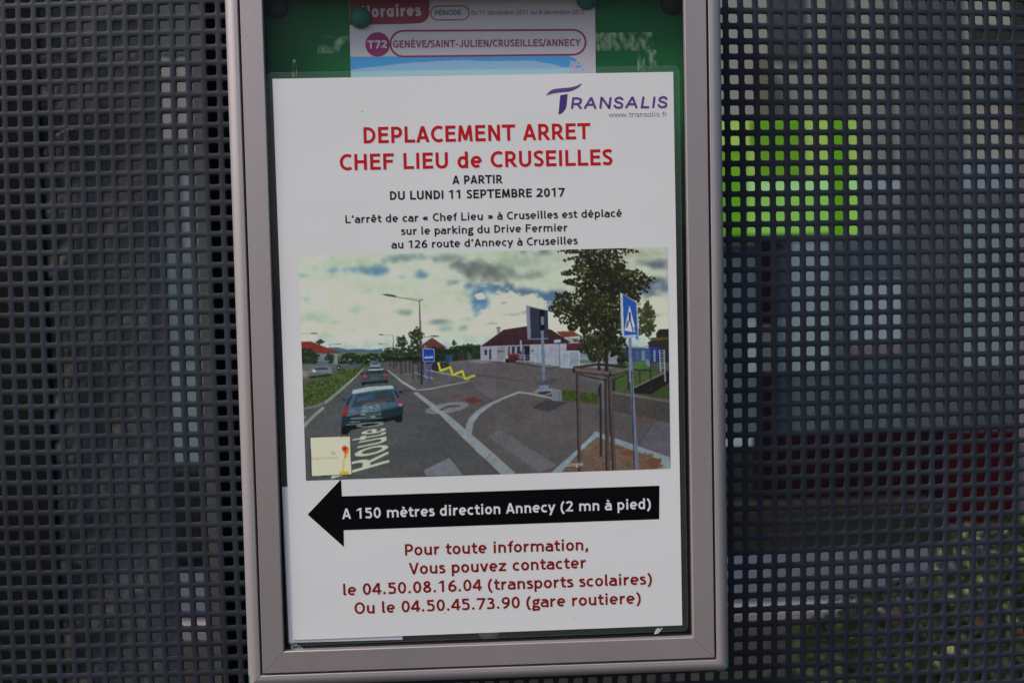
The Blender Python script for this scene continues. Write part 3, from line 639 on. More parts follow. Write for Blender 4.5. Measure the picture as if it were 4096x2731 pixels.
def boxblur(r):
    global IMG
    for ax in (0, 1):
        P = np.pad(IMG, [(r+1, r) if k == ax else (0, 0) for k in range(3)], mode='edge').cumsum(ax)
        IMG = ((P[2*r+1:]-P[:-2*r-1]) if ax == 0 else (P[:, 2*r+1:]-P[:, :-2*r-1]))/(2*r+1)
boxblur(7); boxblur(5)
for a in ((330, 640, 150, 100), (460, 720, 330, 110), (620, 640, 120, 70), (210, 830, 260, 110), (520, 860, 330, 120), (900, 860, 260, 130), (60, 940, 140, 90), (70, 590, 60, 34), (2080, 700, 130, 90), (2140, 820, 150, 130)):
    soft('B', *a, (202, 208, 186), 1, 0, 2.2)
for a in ((430, 790, 110, 26), (330, 660, 60, 18), (560, 770, 80, 22), (190, 900, 130, 20), (2060, 800, 90, 26)): soft('B', *a, (150, 164, 152), .7)
for a in ((250, 440, 60, 14), (100, 470, 50, 12)): soft('B', *a, (190, 198, 172), .8)
IMG += (N2+N4*0.35)[..., None]*np.array([24, 22, 22]); IMG *= (1-0.10*np.clip(XX/QW, 0, 1)*np.clip(1-YY/400, 0, 1))[..., None]
# distant hills and fields
pg('A', [(380, 1172), (480, 1168), (600, 1194), (720, 1186), (860, 1196), (1000, 1186), (1010, 1270), (380, 1270)], (78, 102, 116))
pg('A', [(420, 1226), (700, 1222), (1010, 1220), (1010, 1290), (420, 1290)], (96, 116, 86))
pg('A', [(1600, 1180), (1800, 1190), (1800, 1200), (1600, 1200)], (150, 160, 160)); pg('A', [(1730, 1180), (1820, 1184), (1820, 1260), (1720, 1260)], (112, 140, 148))
G1 = [(36, 46, 30), (46, 58, 36), (30, 38, 26), (58, 72, 42)]
# ground
pg('A', [(60, 1370), (1010, 1340), (2400, 1300), (2400, 1700), (60, 1700)], (90, 88, 82)); pg('C', [(60, 160), (1000, 130), (2300, 100), (4500, 120), (4500, 1600), (60, 1600)], (92, 88, 82))
pg('D', [(-300, 130), (1000, 180), (2300, 560), (2300, 1500), (-700, 1500), (-900, 200)], (98, 90, 84))
pg('C', [(1080, 230), (1900, 960), (2700, 1600), (60, 1600), (60, 860), (760, 220)], (86, 84, 78))
pg('C', [(1380, 470), (1990, 350), (2281, 500), (2281, 1300), (1660, 700)], (94, 86, 80))
leaves('A', [(620, 1320, 160, 60), (850, 1310, 190, 64), (640, 1255, 60, 22)], 700, G1, 8, 16, 3)
leaves('A', [(150, 1270, 110, 140), (290, 1105, 40, 26)], 380, [(40, 54, 36), (52, 66, 42), (34, 44, 32)], 8, 16, 4)
pg('A', [(65, 1106), (185, 1100), (350, 1166), (528, 1228), (470, 1238), (250, 1238), (240, 1215), (66, 1168)], (124, 54, 42))
pg('A', [(255, 1236), (490, 1236), (492, 1390), (80, 1440), (76, 1380), (260, 1380)], (104, 106, 98)); pg('A', [(270, 1245), (390, 1250), (390, 1330), (275, 1330)], (120, 128, 130)); pg('A', [(440, 1240), (485, 1240), (490, 1380), (450, 1385)], (140, 138, 122))
leaves('A', [(160, 1290, 105, 90), (400, 1300, 50, 60)], 380, [(40, 54, 36), (52, 66, 42), (34, 44, 32)], 8, 15, 6)
# verge, kerbs on the left
pg('C', [(60, 330), (160, 320), (430, 270), (440, 200), (800, 160), (70, 160)], (104, 104, 96)); pg('C', [(80, 235), (150, 240), (150, 300), (80, 315)], (136, 128, 100))
pg('C', [(85, 400), (250, 318), (480, 262), (560, 240), (800, 172), (862, 162), (840, 190), (720, 262), (570, 420), (360, 590), (96, 660)], (72, 84, 42))
leaves('C', [(300, 440, 220, 110), (480, 350, 180, 80), (180, 540, 100, 90), (650, 235, 120, 32)], 1100, [(62, 76, 36), (84, 98, 50), (52, 64, 30), (96, 104, 56)], 6, 15, 7)
ln('C', [(790, 205), (700, 300), (600, 390)], 12, (150, 150, 136), 1, 24); ln('C', [(600, 390), (470, 505), (340, 605)], 26, (142, 142, 128), 1, 34); ln('C', [(345, 600), (250, 640), (95, 672)], 26, (118, 118, 108))
ln('C', [(330, 655), (215, 755), (102, 868)], 30, (146, 146, 128), 1, 44); ln('C', [(130, 760), (98, 775)], 22, (150, 150, 132))
# distant vehicles
pg('C', [(160, 312), (158, 262), (200, 212), (240, 190), (375, 184), (405, 215), (424, 250), (420, 288), (340, 300), (180, 325)], (118, 128, 122)); pg('C', [(214, 232), (235, 204), (368, 197), (390, 226)], (62, 72, 72)); pg('C', [(165, 262), (385, 250), (390, 275), (170, 292)], (102, 100, 88)); pg('C', [(160, 300), (420, 272), (418, 292), (165, 326)], (40, 44, 42)); el('C', 222, 240, 18, 14, (200, 205, 190))
pg('C', [(620, 155), (690, 150), (694, 190), (622, 196)], (74, 98, 112)); pg('C', [(630, 158), (682, 155), (684, 168), (630, 172)], (40, 54, 62)); el('C', 502, 208, 24, 36, (46, 52, 50)); el('C', 502, 205, 10, 10, (170, 180, 170)); pg('C', [(725, 155), (775, 150), (770, 175), (730, 178)], (50, 88, 130))
pg('C', [(858, 200), (860, 150), (880, 134), (950, 132), (972, 150), (974, 205), (860, 212)], (128, 140, 142)); pg('C', [(872, 165), (884, 142), (950, 140), (964, 162)], (62, 74, 78)); pg('C', [(858, 200), (974, 196), (974, 212), (860, 214)], (34, 38, 38)); pg('C', [(902, 136), (910, 136), (910, 165), (902, 165)], (120, 130, 130))
# second car
pg('C', [(765, 375), (765, 300), (800, 262), (828, 228), (860, 216), (1008, 213), (1034, 240), (1058, 292), (1060, 360), (1040, 378), (790, 402)], (66, 76, 78)); pg('C', [(832, 236), (846, 222), (1005, 214), (1014, 228)], (182, 190, 172)); pg('C', [(800, 278), (834, 238), (1014, 230), (1036, 266)], (44, 58, 56))
pg('C', [(765, 372), (1060, 346), (1058, 378), (1035, 380), (1030, 368), (800, 390), (795, 405), (767, 408)], (22, 26, 26)); el('C', 800, 298, 25, 15, (196, 62, 56)); el('C', 1034, 283, 22, 15, (196, 56, 54)); el('C', 770, 272, 22, 9, (30, 36, 36)); el('C', 1056, 255, 20, 8, (30, 36, 36)); pg('C', [(860, 318), (950, 312), (950, 330), (860, 336)], (80, 90, 88))
# right side far things
leaves('A', [(1220, 1110, 60, 70), (1385, 1050, 78, 96), (1200, 1250, 190, 76), (1370, 1240, 90, 100), (1060, 1250, 70, 60)], 1500, [(38, 46, 28), (50, 58, 34), (30, 36, 26), (70, 76, 46)], 6, 14, 8)
pg('A', [(1448, 1142), (1565, 1056), (1735, 1172), (1722, 1195), (1448, 1195)], (104, 62, 56)); pg('A', [(1700, 1170), (1738, 1168), (1735, 1230), (1705, 1230)], (150, 156, 148)); pg('A', [(1476, 1150), (1490, 1145), (1505, 1155), (1500, 1185), (1478, 1185)], (120, 128, 128))
pg('A', [(1450, 1190), (1800, 1190), (1850, 1150), (2120, 1142), (2120, 1320), (1450, 1380)], (34, 46, 30)); leaves('A', [(1640, 1240, 90, 70), (1950, 1220, 170, 80), (1820, 1120, 22, 26)], 700, [(36, 48, 30), (48, 62, 38), (28, 36, 24)], 7, 14, 9)
pg('A', [(1820, 1150), (2120, 1138), (2120, 1156), (1850, 1165)], (46, 76, 58)); pg('A', [(1715, 1255), (1800, 1252), (1800, 1340), (1715, 1342)], (42, 72, 92)); pg('A', [(1858, 1238), (1935, 1236), (1926, 1326), (1864, 1328)], (58, 46, 44)); pg('A', [(1965, 1235), (2005, 1232), (2030, 1305), (1975, 1312)], (60, 72, 62))
ln('A', [(1040, 1310), (1440, 1300)], 40, (34, 38, 32))
# pavement island and car park surfaces
pg('C', [(1080, 240), (1380, 170), (2110, 100), (2281, 100), (2281, 600), (1990, 350), (1380, 460)], (96, 90, 84)); pg('C', [(1560, 150), (2120, 120), (2300, 140), (2300, 590), (2120, 480), (2010, 350), (1600, 240)], (104, 94, 92))
pg('C', [(1390, 455), (1080, 240), (1190, 215), (1590, 240), (1975, 330), (1990, 352), (1780, 400)], (98, 92, 84)); ln('C', [(2060, 285), (2281, 302)], 6, (70, 64, 62))
pg('C', [(1980, 125), (2120, 110), (2260, 140), (2130, 155)], (132, 122, 108))
for x0, x1, y1 in ((1213, 1216, 272), (1262, 1264, 262), (1308, 1310, 252), (1345, 1349, 352), (1409, 1411, 335), (1470, 1474, 330), (1130, 1130, 215), (1090, 1090, 190), (1158, 1158, 190)): ln('C', [(x0, 120), (x1, y1)], 15, (56, 54, 48))
ln('C', [(1205, 122), (1320, 118)], 12, (40, 46, 42)); ln('C', [(1330, 132), (1420, 130)], 12, (40, 46, 42)); ln('C', [(1484, 140), (1486, 320)], 22, (108, 108, 100))
ln('C', [(1060, 232), (1230, 368), (1385, 462)], 16, (160, 158, 148), 1, 28); ln('C', [(1140, 285), (1350, 275)], 8, (128, 118, 98)); ln('C', [(1280, 362), (1400, 345)], 7, (120, 108, 84))
ln('C', [(1385, 460), (1560, 442), (1740, 405), (1920, 372), (1985, 355), (1992, 342), (1970, 328), (1820, 290), (1600, 248), (1500, 232)], 12, (158, 154, 150)); ln('C', [(1370, 258), (1480, 300), (1580, 322), (1500, 322)], 9, (160, 158, 150)); ln('C', [(1240, 468), (1390, 462)], 10, (60, 54, 48))
pg('C', [(1560, 215), (1566, 165), (1590, 140), (1640, 130), (1735, 122), (1758, 150), (1758, 200), (1640, 215), (1640, 248), (1590, 240)], (44, 46, 52)); pg('C', [(1600, 150), (1640, 134), (1725, 126), (1745, 146), (1640, 160)], (70, 76, 78)); el('C', 1745, 160, 14, 8, (130, 30, 40)); pg('C', [(1680, 172), (1712, 170), (1712, 180), (1680, 182)], (150, 80, 50))
# lamp posts
ln('A', [(1422, 640), (1430, 900), (1447, 1568)], 9, (62, 68, 66), 1, 26); ln('C', [(1440, 0), (1446, 395)], 26, (40, 52, 58)); pg('A', [(990, 567), (1050, 560), (1130, 572), (1182, 599), (1130, 597), (1050, 583)], (66, 72, 68)); ln('A', [(1180, 599), (1420, 640)], 6, (60, 66, 64)); ln('A', [(1420, 642), (1460, 622)], 9, (60, 66, 64)); ln('A', [(1270, 605), (1460, 624)], 3, (90, 98, 90))
ln('A', [(65, 1015), (180, 1012)], 4, (80, 90, 88)); el('A', 220, 1010, 44, 7, (66, 72, 70)); el('A', 985, 1025, 30, 6, (80, 88, 84)); ln('A', [(1010, 1028), (1125, 1032)], 3.5, (90, 98, 94)); ln('A', [(1123, 1030), (1126, 1170)], 7, (76, 84, 82)); el('A', 968, 1129, 22, 4, (90, 98, 94)); ln('A', [(980, 1130), (1052, 1132), (1054, 1190)], 4, (100, 108, 104)); ln('A', [(520, 1132), (396, 1140), (400, 1250)], 5, (92, 102, 100)); el('A', 505, 1132, 26, 5, (80, 90, 88)); el('A', 1595, 1042, 54, 8, (66, 70, 66)); ln('A', [(1460, 1057), (1550, 1047)], 5, (60, 66, 62))
# coach stop sign
pg('A', [(1457, 1182), (1590, 1182), (1596, 1332), (1462, 1334)], (176, 184, 192)); pg('A', [(1464, 1189), (1584, 1189), (1589, 1326), (1468, 1327)], (38, 62, 142)); pg('A', [(1478, 1274), (1578, 1270), (1580, 1292), (1480, 1298)], (170, 178, 200)); ln('A', [(1480, 1260), (1575, 1256)], 4, (92, 108, 168)); ln('A', [(1530, 1334), (1534, 1568)], 14, (44, 66, 160)); ln('C', [(1530, 140), (1531, 290)], 14, (48, 70, 165))
ln('C', [(1637, 146), (1662, 238), (1775, 196), (1800, 288), (1914, 240), (1940, 334), (2055, 288)], 23, (214, 200, 34))
# buildings on the right
pg('B', [(930, 992), (1010, 985), (1120, 985), (1215, 1040), (1010, 1058)], (112, 62, 52)); pg('B', [(1200, 940), (1300, 930), (1300, 1000), (1210, 1010)], (120, 92, 82)); pg('B', [(1035, 1060), (1255, 1052), (1255, 1122), (1070, 1125)], (156, 152, 142)); pg('B', [(1040, 1125), (1340, 1118), (1340, 1208), (1045, 1208)], (84, 42, 42)); pg('B', [(1045, 1205), (1700, 1205), (1700, 1400), (1045, 1400)], (142, 144, 144)); pg('B', [(1100, 1310), (1360, 1310), (1360, 1350), (1100, 1350)], (96, 112, 80)); pg('B', [(1150, 1250), (1330, 1250), (1330, 1290), (1150, 1290)], (120, 128, 140))
pg('B', [(65, 1158), (330, 968), (600, 926), (870, 966), (1092, 1110), (1050, 1126), (540, 1142), (64, 1160)], (60, 40, 42)); pg('B', [(64, 1158), (1046, 1124), (1048, 1390), (970, 1402), (480, 1338), (66, 1318)], (158, 156, 154))
pg('B', [(112, 1195), (140, 1194), (140, 1256), (112, 1258)], (40, 40, 44)); pg('B', [(165, 1190), (188, 1189), (188, 1308), (165, 1310)], (72, 50, 50)); pg('B', [(255, 1160), (346, 1156), (346, 1312), (255, 1312)], (136, 134, 126)); pg('B', [(262, 1205), (340, 1203), (340, 1222), (262, 1224)], (82, 96, 102)); pg('B', [(380, 1158), (628, 1150), (628, 1318), (384, 1318)], (58, 44, 48))
for x in (350, 400, 457, 528): pg('B', [(x, 1160), (x+24, 1159), (x+24, 1240), (x, 1240)], (150, 148, 148))
pg('B', [(380, 1162), (398, 1162), (398, 1310), (380, 1310)], (96, 46, 46)); pg('B', [(400, 1240), (515, 1238), (515, 1256), (400, 1258)], (150, 48, 50)); pg('B', [(352, 1300), (475, 1300), (475, 1345), (352, 1340)], (66, 40, 36)); pg('B', [(352, 1302), (380, 1302), (380, 1338), (352, 1334)], (20, 18, 20)); pg('B', [(494, 1266), (560, 1262), (560, 1316), (500, 1318)], (140, 34, 50)); pg('B', [(530, 1175), (570, 1173), (570, 1310), (535, 1310)], (80, 92, 120)); pg('B', [(572, 1160), (624, 1158), (624, 1310), (576, 1312)], (38, 30, 34)); pg('B', [(516, 1085), (534, 1085), (536, 1210), (520, 1210)], (150, 156, 164))
pg('B', [(634, 1166), (680, 1164), (680, 1245), (636, 1247)], (146, 156, 150)); pg('B', [(640, 1200), (674, 1198), (674, 1218), (641, 1220)], (60, 120, 90)); pg('B', [(250, 944), (292, 942), (290, 1000), (256, 1012)], (128, 130, 132)); pg('B', [(248, 940), (294, 938), (294, 948), (248, 950)], (70, 70, 74)); ln('B', [(716, 1145), (716, 1310)], 8, (120, 124, 126))
pg('B', [(480, 1325), (560, 1318), (972, 1390), (850, 1414), (480, 1350)], (116, 112, 104)); pg('B', [(480, 1335), (850, 1400), (970, 1384), (970, 1396), (850, 1416), (480, 1356)], (70, 68, 60))
for (p, q) in (((490, 1250), (900, 1298)), ((495, 1280), (900, 1325)), ((570, 1256), (572, 1335)), ((690, 1268), (692, 1352)), ((900, 1295), (902, 1372)), ((520, 1262), (520, 1325)), ((810, 1290), (812, 1360))): ln('B', [p, q], 4, (184, 188, 192))
pg('B', [(902, 1084), (982, 1078), (982, 1113), (904, 1118)], (168, 170, 170)); pg('B', [(938, 1132), (972, 1130), (972, 1172), (940, 1173)], (104, 128, 156)); ln('B', [(966, 1118), (970, 1395)], 10, (104, 106, 108)); pg('B', [(952, 1140), (962, 1140), (962, 1168), (952, 1168)], (180, 190, 200))
pg('B', [(985, 1215), (1195, 1210), (1195, 1405), (985, 1395)], (150, 152, 152), .8)
for x in range(990, 1080, 9): ln('B', [(x, 1218), (x, 1395)], 2.5, (182, 186, 188))
for (p, q) in (((985, 1216), (1195, 1212)), ((1073, 1216), (1075, 1400)), ((1192, 1212), (1194, 1405)), ((985, 1216), (987, 1395)), ((985, 1396), (1195, 1404))): ln('B', [p, q], 8, (190, 194, 196))
# garden and shed at the right edge
pg('B', [(1640, 1160), (2215, 1140), (2215, 1600), (1600, 1600)], (70, 78, 84)); pg('B', [(1645, 1150), (1980, 1152), (1980, 1176), (1645, 1168)], (168, 170, 160)); pg('B', [(1780, 1178), (2000, 1178), (2000, 1345), (1790, 1345)], (66, 84, 112)); pg('B', [(1900, 1210), (1940, 1210), (1940, 1320), (1905, 1320)], (116, 132, 132)); pg('B', [(1840, 1220), (1870, 1220), (1870, 1300), (1840, 1300)], (90, 100, 140))
pg('B', [(1970, 1118), (2010, 1085), (2212, 1078), (2214, 1150), (1990, 1158)], (50, 44, 40)); pg('B', [(2005, 1060), (2212, 1045), (2212, 1082), (2010, 1090)], (78, 78, 40)); pg('B', [(2070, 1010), (2100, 965), (2212, 960), (2212, 1050), (2070, 1055)], (42, 40, 34)); pg('B', [(2000, 1150), (2212, 1150), (2212, 1420), (2010, 1400)], (44, 46, 44)); pg('B', [(2008, 1165), (2085, 1165), (2090, 1350), (2015, 1350)], (38, 58, 130)); pg('B', [(2036, 1200), (2062, 1200), (2062, 1330), (2040, 1330)], (130, 140, 120)); pg('B', [(2020, 1345), (2090, 1345), (2095, 1470), (2025, 1470)], (60, 50, 46))
pg('D', [(1600, 160), (2225, 140), (2225, 590), (1570, 480)], (78, 80, 62)); pg('D', [(1700, 130), (1960, 140), (2010, 200), (1830, 228), (1560, 240)], (80, 112, 56)); pg('D', [(1600, 300), (1800, 235), (2100, 240), (2090, 290), (1830, 440), (1700, 470), (1600, 460)], (76, 94, 48)); pg('D', [(2010, 500), (2225, 360), (2225, 545), (2010, 520)], (62, 78, 36)); pg('D', [(1812, 435), (2160, 250), (2225, 235), (2225, 370), (2010, 510), (1815, 495)], (40, 36, 34)); ln('D', [(1815, 430), (2160, 262)], 20, (128, 112, 90))
ln('D', [(1826, 225), (2000, 238)], 12, (34, 40, 36)); ln('D', [(1880, 235), (1882, 385)], 22, (58, 60, 50)); ln('D', [(2004, 130), (2010, 530)], 14, (28, 48, 40)); ln('D', [(1755, 240), (1756, 460)], 30, (52, 52, 44)); pg('D', [(1570, 350), (1600, 345), (1600, 460), (1570, 465)], (40, 50, 44))
for (p, q) in (((2105, 0), (2120, 250)), ((2160, 0), (2172, 360))): ln('D', [p, q], 12, (160, 168, 168))
for y in range(10, 230, 28): ln('D', [(2108, y), (2164, y)], 7, (150, 158, 156))
el('D', 1975, 150, 22, 46, (128, 128, 124), 1, -20)
# big tree
TC = [(38, 40, 28), (44, 46, 30), (33, 34, 25), (54, 56, 35), (46, 46, 30), (28, 28, 22)]
leaves('B', [(1950, 860, 90, 190), (1980, 760, 60, 60), (1990, 950, 70, 50)], 700, [(58, 62, 42), (72, 78, 50), (48, 52, 36)], 8, 16, 11)
leaves('B', [(1420, 60, 400, 60), (1400, 170, 330, 90), (1420, 300, 380, 90), (1560, 330, 240, 110), (1850, 420, 190, 120), (1330, 430, 280, 90), (1450, 560, 330, 110), (1700, 520, 200, 90), (1000, 620, 100, 80), (960, 730, 100, 90), (1180, 720, 170, 110), (1450, 720, 280, 130), (1130, 850, 140, 110), (1330, 860, 200, 130), (1550, 880, 200, 170), (1820, 620, 80, 90), (1120, 950, 50, 40), (1420, 1060, 250, 90), (1400, 1190, 200, 110), (1620, 1130, 120, 110), (1400, 1280, 110, 60), (1690, 1300, 70, 80)], 6500, TC, 9, 19, 12)
for a in ((1450, 520, 260, 120), (1350, 760, 230, 120), (1560, 860, 160, 140), (1450, 330, 220, 70), (1300, 180, 120, 50), (1650, 420, 140, 60), (1480, 1080, 120, 60)): soft('B', *a, (27, 28, 22), .55)
for a in ((1400, 1150, 220, 60), (1300, 1060, 120, 40), (1560, 760, 70, 60), (1250, 290, 120, 30), (1720, 330, 120, 30), (1420, 1270, 120, 40)): soft('B', *a, (76, 80, 40), .5)
for cx0, cy0 in ((1340, 150), (1240, 200), (1240, 350), (1370, 470), (1560, 220), (1650, 160), (1480, 120), (1850, 520), (1180, 660), (1420, 640), (1300, 790), (1600, 700), (1460, 960), (1250, 560)): el('B', cx0, cy0, 9, 12, (150, 166, 156), .8, 30); el('B', cx0+14, cy0+12, 6, 8, (150, 166, 156), .8)
ln('B', [(1465, 540), (1490, 900), (1500, 1430)], 20, (40, 34, 32), 1, 38); ln('B', [(1480, 900), (1600, 780), (1650, 560)], 9, (44, 38, 32)); ln('B', [(1480, 820), (1330, 700), (1200, 640)], 8, (44, 38, 32))
leaves('B', [(1440, 1120, 240, 90), (1500, 760, 200, 100), (1380, 620, 180, 80)], 700, TC+[(88, 92, 48)], 8, 15, 13)
# sign seen from behind
pg('B', [(584, 690), (770, 740), (835, 742), (842, 1074), (603, 1084)], (46, 50, 66)); pg('B', [(584, 690), (626, 708), (642, 1072), (603, 1084)], (116, 126, 142)); pg('B', [(603, 1070), (840, 1060), (842, 1076), (603, 1085)], (104, 112, 126)); pg('B', [(584, 688), (770, 735), (835, 742), (835, 752), (620, 712)], (110, 120, 130)); ln('B', [(768, 810), (776, 1200), (788, 1568)], 32, (108, 120, 132), 1, 36); ln('D', [(782, 0), (790, 405)], 32, (104, 122, 130)); el('B', 765, 780, 34, 40, (22, 24, 30)); el('B', 770, 945, 30, 34, (22, 24, 30)); ln('B', [(745, 780), (748, 950)], 18, (28, 30, 40))
pg('D', [(652, 488), (740, 432), (770, 440), (880, 440), (1000, 465), (880, 540), (840, 510)], (140, 130, 118)); pg('D', [(820, 522), (1000, 455), (1130, 462), (1400, 508), (1408, 620), (1000, 566), (880, 540)], (64, 78, 34)); leaves('D', [(1130, 530, 230, 50)], 160, [(58, 72, 30), (78, 94, 42)], 8, 16, 14)
pg('D', [(740, 405), (842, 405), (845, 465), (866, 488), (800, 504), (730, 494), (742, 468)], (122, 130, 142)); pg('D', [(722, 480), (866, 470), (866, 488), (800, 504), (724, 496)], (40, 44, 54)); pg('D', [(875, 455), (900, 440), (988, 458), (992, 580), (962, 592), (882, 576)], (122, 126, 128)); ln('D', [(962, 480), (964, 588)], 6, (90, 94, 96))
pg('D', [(650, 660), (820, 570), (1062, 597), (838, 712)], (72, 66, 66)); pg('D', [(690, 380), (860, 322), (992, 328), (850, 392), (740, 405)], (84, 78, 76)); pg('C', [(1780, 520), (1840, 505), (1912, 510), (1850, 530), (1790, 540)], (112, 62, 58)); pg('C', [(1928, 575), (2040, 538), (2148, 575), (2040, 612)], (112, 56, 50))
ln('D', [(0, 285), (570, 360)], 5, (66, 62, 62))
# kerbs in front
pg('C', [(1345, 488), (1400, 482), (1700, 700), (1960, 915), (2281, 1190), (2500, 1390), (2500, 1560), (2281, 1350), (2180, 1250), (1900, 985), (1640, 725)], (150, 152, 144)); pg('D', [(0, 1020), (190, 1180), (470, 1402), (300, 1412), (130, 1252), (0, 1140)], (150, 152, 144))
for x, y in ((1640, 668), (1780, 790), (1900, 960), (2010, 1060), (2190, 1225)): ln('C', [(x-30, y+28), (x+40, y-25)], 4, (110, 110, 104))
ln('D', [(125, 1248), (190, 1188)], 5, (96, 98, 92))
pg('C', [(1945, 915), (1950, 860), (1990, 780), (2060, 700), (2170, 630), (2281, 580), (2281, 605), (2120, 720), (2040, 830), (2016, 980)], (146, 146, 140))
ln('D', [(-8, 775), (60, 715), (200, 612), (340, 545), (505, 482), (650, 502), (880, 548)], 30, (152, 154, 148), 1, 18); ln('D', [(1010, 570), (1400, 630), (1790, 740), (2225, 828)], 8, (110, 80, 62))
el('C', 1738, 662, 252, 58, (142, 140, 134), .75, -9); ln('C', [(1650, 692), (1750, 645), (1885, 636)], 22, (72, 74, 72)); ln('C', [(1560, 650), (1680, 720)], 34, (160, 158, 150))
pg('C', [(1470, 1372), (1765, 1226), (1915, 1425), (1500, 1440)], (128, 124, 122))
for i in range(15):
    for j in range(44):
        u = i/14; v = j/43; x = 165+(290-165)*u+(740-165)*v+(40)*u*v; y = 985+(910-985)*u+(1390-985)*v; el('D', x+25*u*v, y, 3.4+1.4*v, 2.6+v, (162, 162, 164), .9)
# low wall, planter
pg('D', [(1572, 476), (2225, 588), (2225, 832), (1800, 745), (1572, 690)], (80, 74, 66)); pg('D', [(1572, 472), (2225, 574), (2225, 600), (1572, 498)], (116, 102, 84)); pg('D', [(1870, 1080), (2050, 820), (2225, 840), (2225, 1250)], (104, 98, 98)); ln('D', [(1870, 1075), (2050, 820)], 6, (60, 56, 56))
pg('D', [(985, 1400), (1400, 985), (2140, 1245), (2225, 1262), (2225, 1400)], (122, 96, 76)); leaves('D', [(1900, 1270, 260, 70), (1500, 1180, 300, 160)], 220, [(132, 104, 84), (112, 86, 66), (128, 110, 76)], 8, 20, 15)
pg('D', [(870, 1398), (1130, 1170), (1380, 930), (1402, 985), (1180, 1180), (985, 1398)], (150, 162, 154)); pg('D', [(1345, 960), (1375, 928), (1760, 1060), (2225, 1222), (2225, 1286), (1740, 1122), (1400, 990)], (148, 156, 150)); pg('D', [(2085, 1355), (2130, 1248), (2235, 1290), (2235, 1360)], (160, 166, 150)); ln('D', [(1085, 1190), (1148, 1225)], 5, (100, 104, 100))
for x, y, rx, ry in ((1740, 1180, 50, 30), (2040, 1270, 90, 34), (2000, 1200, 40, 16), (1625, 1110, 26, 16), (1390, 1105, 22, 14), (2060, 1320, 70, 20), (1235, 718, 16, 12), (1890, 775, 40, 16), (1718, 910, 14, 10), (2020, 820, 30, 16)): soft('D', x, y, rx, ry, (126, 74, 50), .7, 0, 3)
soft('D', 1760, 1310, 60, 34, (96, 88, 50), .8); soft('D', 1945, 1185, 20, 22, (92, 102, 60), .9); soft('C', 1680, 800, 14, 10, (60, 44, 34), .8)
# tree guard
def log(v, p, q, wd, col): ln(v, [p, q], wd, col); ln(v, [(p[0], p[1]-wd*.2), (q[0], q[1]-wd*.2)], wd*.35, tuple(min(255, c*1.25) for c in col)); ln(v, [(p[0], p[1]+wd*.36), (q[0], q[1]+wd*.36)], wd*.22, tuple(c*.65 for c in col))
ln('D', [(1442, 290), (1450, 665)], 62, (106, 104, 98)); log('D', (1125, 205), (1400, 165), 30, (64, 48, 44)); log('D', (1400, 165), (1760, 195), 34, (54, 42, 40)); ln('D', [(1500, 0), (1508, 300)], 36, (50, 38, 36)); ln('D', [(1415, 150), (1418, 230)], 34, (48, 40, 40))
ln('D', [(1432, 395), (1440, 1210)], 28, (48, 46, 46)); ln('D', [(1412, 430), (1414, 520)], 12, (36, 32, 34)); el('D', 1434, 395, 10, 16, (50, 50, 52))
for p, q, w_ in (((1172, 250), (1198, 1382), 42), ((1502, 330), (1516, 1372), 50), ((1538, 300), (1588, 1370), 50)):
    ln('D', [p, q], w_, (74, 62, 56)); ln('D', [(p[0]+w_*.22, p[1]), (q[0]+w_*.22, q[1])], w_*.35, (98, 84, 74)); ln('D', [(p[0]-w_*.38, p[1]), (q[0]-w_*.38, q[1])], w_*.22, (48, 40, 40))
ln('D', [(1190, 278), (1350, 318), (1500, 348)], 13, (38, 34, 34)); ln('D', [(1560, 350), (1680, 300), (1765, 250)], 13, (40, 36, 36)); log('D', (1120, 230), (1560, 280), 58, (94, 78, 68)); log('D', (1560, 278), (1830, 200), 48, (92, 78, 70)); el('D', 1128, 228, 14, 26, (44, 34, 30)); el('D', 1545, 278, 16, 30, (60, 46, 40))
# crossing sign
ln('B', [(1768, 1050), (1778, 1568)], 36, (118, 126, 146)); ln('D', [(1770, 0), (1800, 500), (1852, 1355)], 34, (118, 126, 140), 1, 40); ln('D', [(1790, 240), (1818, 1350)], 10, (52, 44, 44))
pg('B', [(1658, 545), (1690, 560), (1855, 655), (1872, 1090), (1830, 1062), (1692, 1050), (1672, 1000)], (168, 176, 180)); pg('B', [(1686, 562), (1842, 660), (1860, 1045), (1838, 1022), (1704, 1034)], (40, 78, 150)); pg('B', [(1765, 690), (1845, 1005), (1708, 975)], (186, 190, 190)); ln('B', [(1768, 788), (1770, 870)], 22, (34, 48, 96)); ln('B', [(1762, 860), (1735, 940)], 11, (40, 52, 96)); ln('B', [(1778, 865), (1812, 1010)], 13, (40, 56, 104)); el('B', 1766, 776, 11, 13, (30, 44, 90)); ln('B', [(1742, 870), (1728, 950)], 10, (60, 70, 100)); ln('B', [(1822, 940), (1838, 1015)], 12, (40, 60, 120)); pg('B', [(1830, 1042), (1860, 1040), (1866, 1085), (1835, 1062)], (60, 100, 170))
